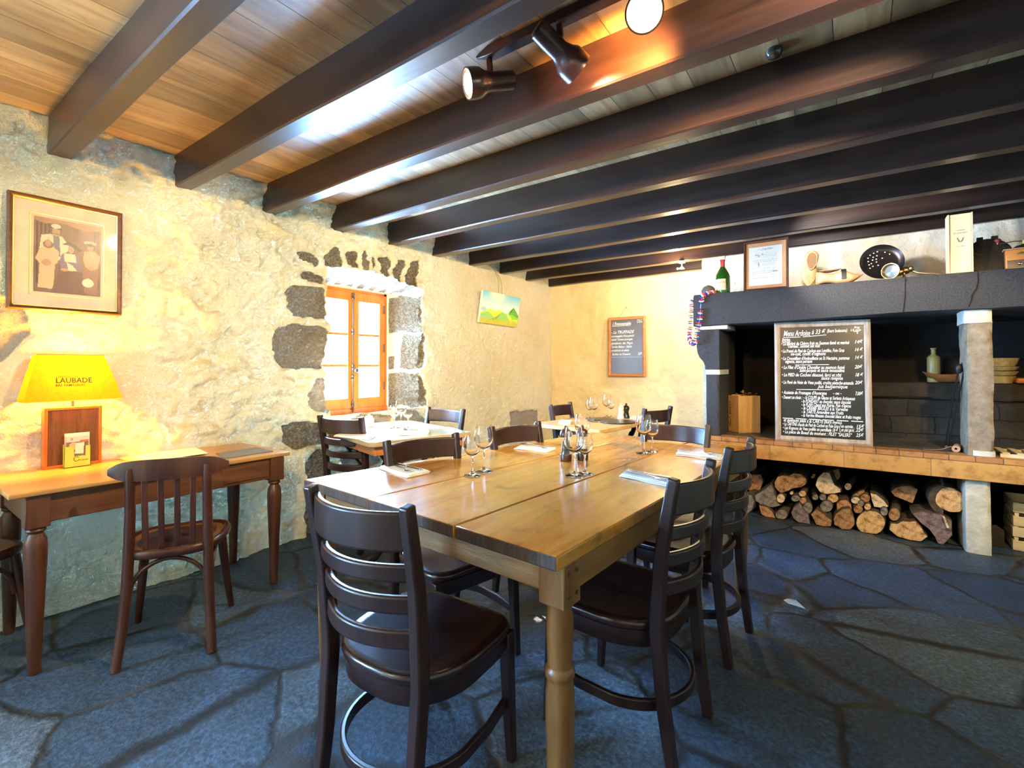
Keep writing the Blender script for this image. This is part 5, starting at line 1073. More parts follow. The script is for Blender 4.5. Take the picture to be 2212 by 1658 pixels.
# wooden clogs
MT['clog'] = wood('old_clog_wood', (0.34, 0.17, 0.075), (0.50, 0.29, 0.14), 'X', 1.2, 0.45, 0.1, c3=(0.20, 0.085, 0.03)); MT['clogin'] = plain('clog_inside', (0.16, 0.075, 0.025), 0.7); MT['leather'] = plain('black_leather', (0.012, 0.012, 0.012), 0.4)
def clog(label, strap):
    t = thing('wooden_clog', (0, 0, 0), 0, label, 'clog', 'old wooden clogs on the mantel'); L = 0.275; m = MB(); n = 26; k = 20; rings = []
    for i in range(n):
        u = i/(n-1); x = u*L
        w_ = 0.048*min(1, (u*9)**.5)*(1-0.18*math.exp(-((u-.42)/.12)**2))*(1 if u < .72 else max(0.03, 1-((u-.72)/.28)**1.8)); zt_ = 0.060+0.020*math.exp(-((u-.05)/.2)**2)+0.016*math.exp(-((u-.58)/.16)**2); zt_ = zt_*(1 if u < .66 else 1-0.30*((u-.66)/.34)); zb_ = 0.0+0.010*math.sin(math.pi*min(1, u*2.2))*(u < .45)+(0.045*((u-.66)/.34)**1.6 if u > .66 else 0)
        zt_ = max(zt_, zb_+0.006); ring = []
        for j in range(k):
            a = 2*math.pi*j/k; c, s_ = math.cos(a), math.sin(a); ring.append((x, w_*math.copysign(abs(c)**.7, c), (zt_+zb_)/2+(zt_-zb_)/2*math.copysign(abs(s_)**.75, s_)))
        rings.append(ring)
    m.loft(rings); o = fixn(m.build('sole_and_upper', MT['clog'], t, smooth=60))
    # mouth of the shoe: a dark hollow with a rim standing in the opening
    m = MB(); rin = []
    for sc, dz in ((1.06, 0.0035), (1.0, 0.006), (0.92, 0.002)):
        rin.append([(0.085+0.066*sc*math.cos(a), 0.033*sc*math.sin(a)*(1-0.15*math.cos(a)), 0.073-0.06*(0.085+0.066*math.cos(a)-.02)*.9+0.012+dz-0.004+0.010*max(0, math.cos(a))) for a in np.linspace(0, 2*math.pi, 30, endpoint=False)])
    m.loft(rin, caps=False); m.build('rim', MT['clog'], t, smooth=60)
    m = MB(); m.loft([[(x_, y_, z_-0.001) for x_, y_, z_ in rin[2]], [(0.085+(x_-0.085)*.9, y_*.85, z_-0.0045) for x_, y_, z_ in rin[2]], [(0.085+(x_-0.085)*.4, y_*.3, z_-0.0065) for x_, y_, z_ in rin[2]]]); fixn(m.build('hollow', MT['clogin'], t, smooth=60))
    if strap:
        m = MB(); pts = [(0.165, y, 0.010+0.072*(1-(y/0.052)**4)**.5) for y in np.linspace(-0.0515, 0.0515, 18)]; m.bar(pts, 0.028, 0.004, (0, 0.02, 1)); m.build('strap', MT['leather'], t)
    return t
t = clog('pale wooden clog lying on its sole with a black strap on the mantel', True); t.location = (mpt(1762, 4.44), 4.44, MZ); t.rotation_euler = (0, 0, R_(4)); t.scale = (1.05, 1.05, 1.3)
t = clog('wooden clog standing upright on its toe against the wall on the mantel', False); t.location = (mpt(1751, 4.45)+0.0, 4.50, MZ+0.272); t.rotation_euler = (R_(0), R_(82), R_(-90)); t.rotation_mode = 'XYZ'
Mc = Matrix(((0, 1, 0), (0, 0, 1), (0, 0, 0)))
# shoe axis points down, sole towards the wall
ax = Vector((-0.10, -0.06, -1)).normalized(); zz = Vector((0.25, -1, 0)); zz = (zz-ax*zz.dot(ax)).normalized(); yy = zz.cross(ax)
t.rotation_euler = Matrix((ax, yy, zz)).transposed().to_euler()
# chestnut pan
T = thing('chestnut_pan', (mpt(1903, 4.48), 4.50, MZ+0.001), 0, 'round black iron chestnut pan with holes and long handle leaning on the mantel', 'pan')
MT['pan'] = plain('blued_iron', (0.045, 0.038, 0.040), 0.28, 0.85); rp = 0.130
tilt = Matrix.Rotation(R_(78), 4, 'X'); Mp = Matrix.Translation((0, 0.0, rp+0.002)) @ Matrix.Rotation(R_(8), 4, 'Z') @ tilt
m = MB(); m.lathe([(0.0, 0.012), (rp*0.70, 0.012), (rp*0.84, 0.018), (rp*0.98, 0.036), (rp, 0.036), (rp*.86, 0.012), (rp*.7, 0.006), (0.0, 0.006)], n=48, M=Mp); m.build('pan_body', MT['pan'], T, smooth=40)
MT['hole'] = plain('pale_hole', (0.75, 0.68, 0.52), 0.8); m = MB()
for hx_, hy_ in ((-.085, .02), (-.08, -.01), (-.085, .05), (-.07, .075), (-.045, .09), (-.02, .10), (-.05, .055), (-.025, .065), (-.055, .03), (-.03, .035), (-.065, 0), (-.03, .01), (-.055, -.025), (-.075, -.04), (.06, .07), (-.02, -.02), (.03, .09), (0.01, .04)):
    m = MB(); m.lathe([(0, 0.0125), (0.0042, 0.0125), (0.0042, 0.0135), (0, 0.0135)], n=10, M=Mp @ Matrix.Translation((hx_*.87, hy_*.87, 0))); m.build('hole', MT['hole'], T)
m = MB(); m.bar([Mp @ Vector((0.12, -0.06, 0.03)), Mp @ Vector((0.20, -0.10, 0.02)), Vector((0.33, -0.02, 0.012))], 0.020, 0.006); m.build('handle', MT['pan'], T)
# brass lamp with round glass
T = thing('brass_lantern', (mpt(1932, 4.42), 4.43, MZ), 0, 'old brass carbide lamp with round glass lens lying in front of the iron pan', 'lantern')
ml = Matrix.Translation((-0.012, -0.01, 0.056)) @ Matrix.Rotation(R_(-25), 4, 'Z') @ Matrix.Rotation(R_(90), 4, 'X')
m = MB(); m.lathe([(0.024, -0.055), (0.030, -0.045), (0.040, -0.02), (0.054, 0.02), (0.055, 0.030), (0.050, 0.030), (0.046, 0.018), (0.036, -0.010), (0.0, -0.010)], n=32, M=ml); m.build('reflector', MT['brass'], T, smooth=40)
m = MB(); m.lathe([(0, 0.004), (0.040, 0.002), (0.042, 0.006), (0, 0.012)], n=28, M=ml); m.build('lens', plain('grey_lens', (0.10, 0.12, 0.14), 0.25), T, smooth=60)
m = MB(); mh = Matrix.Translation((0.03, 0.03, 0.052)) @ Matrix.Rotation(R_(75), 4, 'Y'); m.lathe([(0, -0.02), (0.022, -0.02), (0.026, 0.0), (0.020, 0.02), (0.026, 0.03), (0.026, 0.045), (0.018, 0.055), (0.022, 0.065), (0.014, 0.080), (0, 0.082)], n=22, M=mh); m.build('housing', MT['brass'], T, smooth=40)
m = MB(); m.lathe([(0, 0), (0.022, 0), (0.016, 0.010), (0.008, 0.02), (0.008, 0.04), (0, 0.04)], (0.055, 0.02, 0), 16); m.build('foot', MT['brass'], T, smooth=50)
m = MB(); m.tube([(-0.03, 0.02, 0.006), (-0.02, 0.03, 0.004)], 0.0055, 8); m.build('wing_nut', MT['brass'], T)
# wooden wine case standing upright
MT['pinebox'] = wood('pale_pine_box', (0.62, 0.44, 0.24), (0.74, 0.57, 0.35), 'Z', 0.8, 0.55, 0.05, c3=(0.50, 0.32, 0.15))
xa, xb2 = at(2048, 560, Y=4.42).x, at(2103, 560, Y=4.42).x; hb = at(2100, 457, Y=4.42).z-MZ
T = thing('wooden_wine_case', (xa, 4.42, MZ), 0, 'tall narrow pale pine wine case standing upright on the mantel', 'wooden box'); w = xb2-xa
m = MB(); m.box((0, 0, 0), (0.008, 0.10, hb)); m.box((w-0.008, 0, 0), (w, 0.10, hb)); m.box((0.008, 0, 0), (w-0.008, 0.10, 0.010)); m.box((0.008, 0.02, hb-0.006), (w-0.008, 0.10, hb-0.001)); m.box((0.008, 0.092, 0.01), (w-0.008, 0.10, hb-0.008)); m.build('box', MT['pinebox'], T, bevel=0.001)
m = MB(); m.box((0.009, 0.006, 0.010), (w-0.009, 0.012, hb-0.002)); m.build('sliding_lid', MT['pinebox'], T, bevel=0.001)
m = MB(); FMx = lambda x, z: frame_matrix((x, 0.0055, z), (1, 0, 0), (0, 0, 1))
text_geo('DOMAINE', .010, FMx(w*.32, hb*.715), m, width=w*.36); text_geo('DE LA ROMET', .016, FMx(w*.22, hb*.665), m, width=w*.56); text_geo('Clos Tibot', .012, FMx(w*.30, hb*.45), m, shear=.3, width=w*.42)
for s in (-1, 1):
    m.tube([(w*.5+s*w*.02, 0.0055, hb*.53), (w*.5+s*w*.06, 0.0055, hb*.545), (w*.5+s*w*.10, 0.0055, hb*.58), (w*.5+s*w*.16, 0.0055, hb*.605)], [.0028, .003, .0022, .0008], 6); m.tube([(w*.5+s*w*.10, .0055, hb*.58), (w*.5+s*w*.09, .0055, hb*.605)], .001, 5)
m.build('printed_lettering', plain('grey_print', (0.16, 0.14, 0.14), 0.8), T, smooth=0)
# waffle iron
T = thing('waffle_iron', (mpt(2137, 4.47), 4.48, MZ+0.001), 0, 'round dark cast-iron waffle plate leaning between the pine wine case and the coffee grinder', 'waffle iron'); rw = 0.118
Mw = Matrix.Translation((0, 0.02, rw*.93)) @ Matrix.Rotation(R_(80), 4, 'X'); MT['castiron'] = plain('dark_cast_iron', (0.035, 0.026, 0.018), 0.5, 0.5)
m = MB(); m.lathe([(0, -0.01), (rw, -0.01), (rw, 0.004), (rw*.96, 0.008), (0, 0.008)], n=40, M=Mw); m.build('plate', MT['castiron'], T, smooth=30); m = MB()
for q in range(5):
    a0 = R_(90+72*q); d1, d2 = Vector((math.cos(a0), math.sin(a0))), Vector((math.cos(a0+R_(72)), math.sin(a0+R_(72))))
    for i in range(1, 7):
        for j in range(1, 7):
            p = d1*(i*.0165)+d2*(j*.0165)
            if p.length < rw*.9: m.box((p.x-.0045, p.y-.0045, .007), (p.x+.0045, p.y+.0045, .011), Mw)
    m.bar([Mw @ Vector((0, 0, .009)), Mw @ Vector((d1.x*rw*.93, d1.y*rw*.93, .009))], 0.004, 0.006, (0, 1, 0))
m.build('waffle_pattern', MT['castiron'], T, smooth=0)
m = MB(); m.box((-0.05, -0.012, .006), (-0.02, .012, .024), Mw @ Matrix.Translation((0.0, rw, -.01))); m.box((0.02, -0.012, .006), (0.05, .012, .024), Mw @ Matrix.Translation((0, rw, -.01))); m.build('hinge', MT['castiron'], T)
# coffee grinder
gx = at(2172, 560, Y=4.42).x; T = thing('coffee_grinder', (gx, 4.42, MZ), R_(-6), 'old wooden coffee grinder with crank and small drawer at the right of the mantel', 'coffee grinder'); gh = at(2180, 540, Y=4.42).z-MZ
MT['grind'] = wood('varnished_orange_wood', (0.42, 0.12, 0.025), (0.60, 0.20, 0.04), 'X', 1.5, 0.25, 0.04)
m = MB(); m.box((0, 0, 0), (0.135, 0.12, gh)); m.build('box', MT['grind'], T, bevel=0.003)
m = MB(); m.box((-0.010, -0.008, gh), (0.145, 0.128, gh+0.007)); m.build('top_board', MT['clog'], T, bevel=0.002)
m = MB(); m.box((0.008, -0.003, 0.010), (0.127, 0.004, gh*.46)); o = m.build('drawer', MT['cafe'], T, bevel=0.002)
m = MB(); m.lathe([(0, 0), (0.004, 0), (0.004, 0.008), (0.009, 0.012), (0.008, 0.020), (0, 0.023)], n=16, M=Matrix.Translation((0.062, -0.003, gh*.25)) @ Matrix.Rotation(R_(90), 4, 'X')); m.build('knob', MT['steel'], o, smooth=60)
m = MB(); m.lathe([(0, 0), (0.024, 0), (0.025, 0.001), (0, 0.0015)], n=28, M=Matrix.Translation((0.075, -0.0005, gh*.74)) @ Matrix.Rotation(R_(90), 4, 'X') @ Matrix.Scale(.55, 4, (0, 1, 0))); m.build('badge', MT['brass'], T)
m = MB(); m.lathe([(0.055, gh+.007), (0.050, gh+.018), (0.034, gh+.030), (0.012, gh+.036), (0.006, gh+.040), (0.006, gh+.062), (0, gh+.064)], (0.085, 0.06, 0), 28); m.build('dome', MT['brass'], T, smooth=50)
m = MB(); m.tube([(0.085, 0.06, gh+.058), (0.04, 0.05, gh+.060), (-0.005, 0.045, gh+.055), (-0.030, 0.04, gh+.050)], 0.0035, 8); m.build('crank', MT['rust'], T)
m = MB(); m.lathe([(0, gh+.048), (0.007, gh+.050), (0.006, gh+.062), (0.015, gh+.072), (0.017, gh+.079), (0.010, gh+.086), (0, gh+.087)], (-0.030, 0.04, 0), 18); m.build('crank_knob', plain('dark_red_knob', (0.16, 0.03, 0.02), 0.25), T, smooth=60)
# ------------------------------------------------------------------ things in the fireplace
# wooden wine crate on the hearth, corner towards the room
zc_ = HZ+0.0005
ca, cb_, cc = at(1566, 934, Z=zc_), at(1596, 936, Z=zc_), at(1641, 935, Z=zc_)
h = at(1597, 855, Y=cb_.y).z-HZ
T = thing('wine_crate', (cb_.x, cb_.y, zc_), 0, 'square light wooden wine crate standing inside the fireplace left of the menu board', 'wooden crate')
MT['crate'] = wood('golden_crate_wood', (0.34, 0.18, 0.05), (0.48, 0.28, 0.09), 'Z', 0.8, 0.5, 0.05, c3=(0.18, 0.07, 0.02))
A2 = Vector((-0.165, 0.155)); B2 = Vector((0.150, 0.120)); m = MB(); th = 0.012
def wallbox(m, p, q, inn, z0, z1):
    m.loft([[(v.x, v.y, z) for v in (p, q, q+inn, p+inn)] for z in (z0, z1)])
O = Vector((0, 0)); nA = B2.normalized()*th; nB = A2.normalized()*th
wallbox(m, O, A2, nA, 0, h); wallbox(m, B2, A2+B2, -nA, 0, h); wallbox(m, O+nA, B2-nA, nB, 0, h); wallbox(m, A2+nA, A2+B2-nA, -nB, 0, h); m.loft([[(v.x, v.y, z) for v in (O, B2, A2+B2, A2)] for z in (0.0, 0.012)])
fixn(m.build('box', MT['crate'], T, bevel=0.002))
m = MB(); m.loft([[(v.x, v.y, z) for v in (O+nA+nB, B2-nA+nB, A2+B2-nA-nB, A2+nA-nB)] for z in (h-0.03, h-0.02)]); fixn(m.build('lid', MT['crate'], T))
m = MB(); un = A2.normalized(); of = Vector((-un.y*-1, un.x*-1))*0; nn_ = Vector((-B2.x, -B2.y)).normalized()*0.0008
pb = A2*0.45+nn_; text_geo('HAUT-BRIZAY', 0.040, frame_matrix((pb.x, pb.y, 0.05), (0, 0, 1), (A2.x, A2.y, 0)), m, width=h*.68)
pb = A2*0.80+nn_; text_geo('GRAND CRU', 0.028, frame_matrix((pb.x, pb.y, 0.09), (0, 0, 1), (A2.x, A2.y, 0)), m, width=h*.36)
m.build('printed_lettering', MT['black'], T, smooth=0)
T = thing('dried_flowers', (cb_.x+0.05, cb_.y+0.15, HZ+h-0.0185), 0, 'dark reddish dried leaves lying on top of the wine crate', 'dried leaves'); m = MB(); rg = random.Random(2)
for k in range(26):
    a = rg.uniform(0, 6.28); r = rg.uniform(0.01, 0.085); c = Vector((r*math.cos(a), r*math.sin(a)*.8, rg.uniform(0.002, 0.035))); d = Vector((rg.uniform(-1, 1), rg.uniform(-1, 1), rg.uniform(-.2, .8))).normalized()*0.035; s_ = d.cross(Vector((0, 0, 1))).normalized()*0.012
    m.add([c, c+d*.5+s_, c+d, c+d*.5-s_, c+d*.5+Vector((0, 0, .006))], [(0, 1, 4), (1, 2, 4), (2, 3, 4), (3, 0, 4), (0, 3, 2, 1)])
m.build('leaves', plain('dark_red_leaf', (0.16, 0.05, 0.025), 0.7), T, smooth=0)
# stoneware bottle, wooden bowl, baskets and board on the ledge
LZ = 1.0655; LY = 5.27
MT['stoneware'] = plain('ochre_stoneware', (0.42, 0.34, 0.12), 0.35)
x = at(2018, 800, Y=LY).x; hh = at(2018, 751, Y=LY).z-LZ; r = (at(2033, 800, Y=LY).x-at(2003, 800, Y=LY).x)/2
T = thing('stoneware_bottle', (x, LY+.03, LZ), 0, 'yellow stoneware bottle standing on the ledge inside the fireplace', 'bottle')
m = MB(); m.lathe([(0, 0), (r*.96, 0), (r, .008), (r, hh*.70), (r*.9, hh*.745), (r*.45, hh*.80), (r*.36, hh*.83), (r*.36, hh*.95), (r*.46, hh*.96), (r*.46, hh), (0, hh)], n=10); m.build('body', MT['stoneware'], T, smooth=50)
T = thing('wooden_bowl', (at(2045, 820, Y=LY).x, LY+.02, LZ), R_(0), 'long reddish wooden bowl on the ledge beside the stoneware bottle', 'bowl')
MT['redwood'] = wood('red_brown_bowl', (0.22, 0.07, 0.02), (0.34, 0.12, 0.03), 'X', 1, 0.35, 0.05)
m = MB(); rings = []
for k, (sc, z) in enumerate(((.35, 0), (.62, .008), (.85, .035), (1.0, .062), (.96, .064), (.8, .04), (.55, .016), (.2, .012))):
    rings.append([(0.14*sc*math.cos(a)*(1+.06*abs(math.cos(a))), 0.062*sc*math.sin(a), z+(0.022*abs(math.cos(a))**3 if z > .03 else 0)) for a in np.linspace(0, 2*math.pi, 36, endpoint=False)])
m.loft(rings); m.build('bowl_body', MT['redwood'], T, smooth=60)
def weave(name, c1, c2):
    mm, N, L, b = nt(name); ck = N.new('ShaderNodeTexChecker'); ck.inputs['Scale'].default_value = 160; L.new(coords(N, L), ck.inputs[0]); n = noise(N, L, coords(N, L), 40, 3); r_ = ramp(N, L, n.outputs[0], [(.3, c1), (.7, c2)])
    mu = N.new('ShaderNodeMix'); mu.data_type = 'RGBA'; mu.blend_type = 'MULTIPLY'; mu.inputs[0].default_value = .35; L.new(r_.outputs[0], mu.inputs[6]); L.new(ck.outputs[0], mu.inputs[7]); L.new(mu.outputs[2], b.inputs[0]); b.inputs['Roughness'].default_value = .7; bump(N, L, b, ck.outputs['Fac'], .6, .003); return mm
MT['wicker'] = weave('straw_wicker', (0.36, 0.22, 0.06), (0.58, 0.40, 0.13))
bz = LZ
for k, (hh_, r_, lab) in enumerate(((0.050, 0.085, 'lowest of the stacked straw bread baskets right of the pillar'), (0.030, 0.100, 'second straw basket from the bottom of the stack'), (0.030, 0.102, 'third straw basket from the bottom of the stack'), (0.058, 0.104, 'topmost straw bread basket of the stack right of the pillar'))):
    T = thing('bread_basket', (at(2160, 800, Y=LY).x, LY+.01, bz), 0, lab, 'basket', 'straw baskets on the ledge'); m = MB()
    m.lathe([(0, 0), (r_*.78, 0), (r_*.9, hh_*.4), (r_, hh_), (r_*.95, hh_+.002), (r_*.84, hh_*.4), (r_*.7, .006), (0, .006)], n=30); m.build('woven_body', MT['wicker'], T, smooth=50)
    m = MB(); m.tube([(r_*.98*math.cos(a), r_*.98*math.sin(a), hh_) for a in np.linspace(0, 2*math.pi, 33)], 0.004, 6); m.build('rim', MT['wicker'], T, smooth=60); bz += hh_+.006
T = thing('cutting_board', (at(2205, 820, Y=LY-.03).x+.04, LY-.02, LZ+.0005), 0, 'thick orange wooden board lying on the ledge right of the baskets', 'board'); m = MB(); m.box((-.075, -.07, 0), (.16, .07, .042)); m.build('board', MT['grind'], T, bevel=.012, segs=3)
# fire tongs leaning on the pillar
fx = at(2043, 967, Z=HZ); T = thing('fire_tongs', (fx.x, fx.y-.03, HZ), 0, 'black iron fire tongs leaning against the stone pillar', 'fire tongs'); LM = loc(T)
tp1 = at(2076, 792, Y=4.50); tip = Vector((fx.x, fx.y-.03, HZ+.012)); m = MB(); top = tp1
for dx in (-.014, .014): m.tube([top+Vector((dx, 0, -.03)), top.lerp(tip, .5)+Vector((dx*.9, 0, 0)), tip+Vector((dx*.5, 0, 0))], .0052, 8)
m.build('arm', MT['iron'], T, M=LM)
m = MB(); m.lathe([(0, -.035), (.013, -.033), (.019, -.01), (.019, .012), (.012, .028), (0, .030)], top-Vector((.012, 0, .01)), 14); m.lathe([(0, -.035), (.013, -.033), (.019, -.01), (.019, .012), (.012, .028), (0, .030)], top+Vector((.016, .01, 0)), 14); m.build('grip', MT['iron'], T, M=LM, smooth=60)
m = MB(); blob(m, tip, .014, 3, 8); m.build('claw', MT['rust'], T, M=LM, smooth=60)
T = thing('cardboard_roll', tuple(at(2062, 974, Z=HZ)), 0, 'short brown roll with a hole lying at the foot of the pillar', 'roll'); MT['roll'] = plain('pinkish_brown_roll', (0.42, 0.24, 0.15), .6)
mr_ = Matrix.Translation((0, -.05, .0225)) @ Matrix.Rotation(R_(-12), 4, 'Z') @ Matrix.Rotation(R_(-90), 4, 'X'); m = MB(); m.lathe([(.007, 0), (.022, 0), (.0222, .004), (.0222, .12), (.022, .124), (.007, .124), (.007, 0)], n=28, M=mr_, caps=False); m.build('tube', MT['roll'], T, smooth=40)
m = MB(); m.bar([(-.02, -.03, .035), (-.05, -.045, .022), (-.08, -.05, .010), (-.12, -.045, .004), (-.16, -.035, .003)], .012, .0015); m.build('strap_end', MT['roll'], T)
# bread loaf on a slatted tray
bx = at(2150, 975, Z=HZ); T = thing('slatted_tray', (4.19, 4.55, zc_), 0, 'pale slatted wooden tray on the hearth right of the pillar', 'tray')
MT['pale'] = wood('pale_poplar', (0.55, 0.44, 0.26), (0.70, 0.60, 0.40), 'X', 1, .6, .08, c3=(.42, .30, .15))
m = MB(); m.box((-.25, -.13, 0), (.35, -.118, .024)); m.box((-.25, .118, 0), (.35, .13, .024)); m.build('rail', MT['pale'], T, bevel=.001)
for k in range(9): m = MB(); m.box((-.24+.066*k, -.125, .024), (-.205+.066*k, .125, .031)); m.build('slat', MT['pale'], T, bevel=.001)
T = thing('bread_loaf', (4.27, 4.60, zc_+.0315), R_(5), 'crusty golden bread loaf on the slatted tray', 'bread')
def bread():
    mm, N, L, b = nt('bread_crust'); n = noise(N, L, coords(N, L), 11, 5, .6, .6); r_ = ramp(N, L, n.outputs[0], [(.35, (.28, .11, .025)), (.5, (.55, .30, .10)), (.66, (.80, .66, .45))]); L.new(r_.outputs[0], b.inputs[0]); b.inputs['Roughness'].default_value = .6; bump(N, L, b, n.outputs[0], .5, .01); return mm
m = MB(); blob(m, (0, 0, .058), .095, 8, 18, .10, (1.45, .9, .60)); m.build('loaf', bread(), T, smooth=80)
# crates under the hearth at the right
def slat_crate(loc_, w, d, h, label):
    t = thing('slatted_crate', loc_, R_(-3), label, 'crate', 'stacked pale wooden crates'); n = 2; sh = h*.40
    for k in range(n):
        z = .004+k*(h-sh-.006)
        for nm_, a, b in (('front_slat', (0, 0, z), (w, .006, z+sh)), ('back_slat', (0, d-.006, z), (w, d, z+sh)), ('side_slat', (0, .006, z), (.006, d-.006, z+sh)), ('side_slat', (w-.006, .006, z), (w, d-.006, z+sh))): m = MB(); m.box(a, b); m.build(nm_, MT['pale'], t, bevel=.001)
    for x_ in (.007, w-.027):
        for y_ in (.007, d-.027): m = MB(); m.box((x_, y_, 0), (x_+.02, y_+.02, h)); m.build('corner_post', MT['pale'], t, bevel=.001)
    m = MB(); m.box((.006, .006, .0), (w-.006, d-.006, .005)); m.build('bottom', MT['pale'], t)
cx_ = at(2186, 1185, Z=0).x; cyy = 4.60
slat_crate((cx_, cyy, 0), .46, .34, .155, 'lowest pale slatted crate under the hearth right of the pillar')
slat_crate((cx_+.004, cyy+.004, .1555), .46, .34, .155, 'upper pale slatted crate stacked under the hearth right of the pillar')
T = thing('stone_fragment', (3.955, 4.62, 0), 0, 'flat dark stone leaning beside the foot of the pillar', 'stone'); m = MB(); m.prism([(-.04, 0, 0), (.035, 0, 0), (.035, 0, .11), (.0, 0, .14), (-.03, 0, .13)], (0, .03, 0)); fixn(m.build('stone', MT['ledge'], T, bevel=.004))
# ------------------------------------------------------------------ firewood
def endgrain(name, c1, c2, c3):
    mm, N, L, b = nt(name); v = coords(N, L, 'Object', (1, .12, 1)); n = noise(N, L, v, 36, 6, .75); w_ = noise(N, L, v, 9, 5, .65, 2.0)
    mx = N.new('ShaderNodeMix'); mx.data_type = 'FLOAT'; mx.inputs[0].default_value = .5; L.new(n.outputs[0], mx.inputs[2]); L.new(w_.outputs[0], mx.inputs[3])
    r_ = ramp(N, L, mx.outputs[0], [(.40, c3), (.47, c1), (.56, c2)]); L.new(r_.outputs[0], b.inputs[0]); b.inputs['Roughness'].default_value = .8; b.inputs['Specular IOR Level'].default_value = .2; bump(N, L, b, n.outputs[0], .5, .008); return mm
EG = {'tan': endgrain('tan_end_grain', (.50, .30, .13), (.68, .46, .24), (.22, .10, .04)), 'brown': endgrain('brown_end_grain', (.27, .14, .065), (.42, .25, .13), (.10, .045, .02)), 'grey': endgrain('grey_end_grain', (.16, .14, .13), (.28, .25, .22), (.07, .06, .055)), 'pale': endgrain('pale_end_grain', (.55, .42, .28), (.74, .62, .46), (.30, .18, .09)), 'purple': endgrain('purplish_end_grain', (.15, .11, .12), (.26, .20, .21), (.07, .05, .05)), 'orange': endgrain('orange_split_wood', (.40, .20, .09), (.55, .30, .15), (.20, .08, .03))}
MT['bark'] = stone('rough_bark', (.03, .022, .016), (.12, .09, .065), 22, .9, .9, .012)
r1_ = (1600, 950, .1627); r2_ = (1920, 960, .1568)
def ell(cx, cy2, rx, ry, n=16): return [(cx+rx*math.cos(2*math.pi*i/n), cy2-ry*math.sin(2*math.pi*i/n)) for i in range(n)]
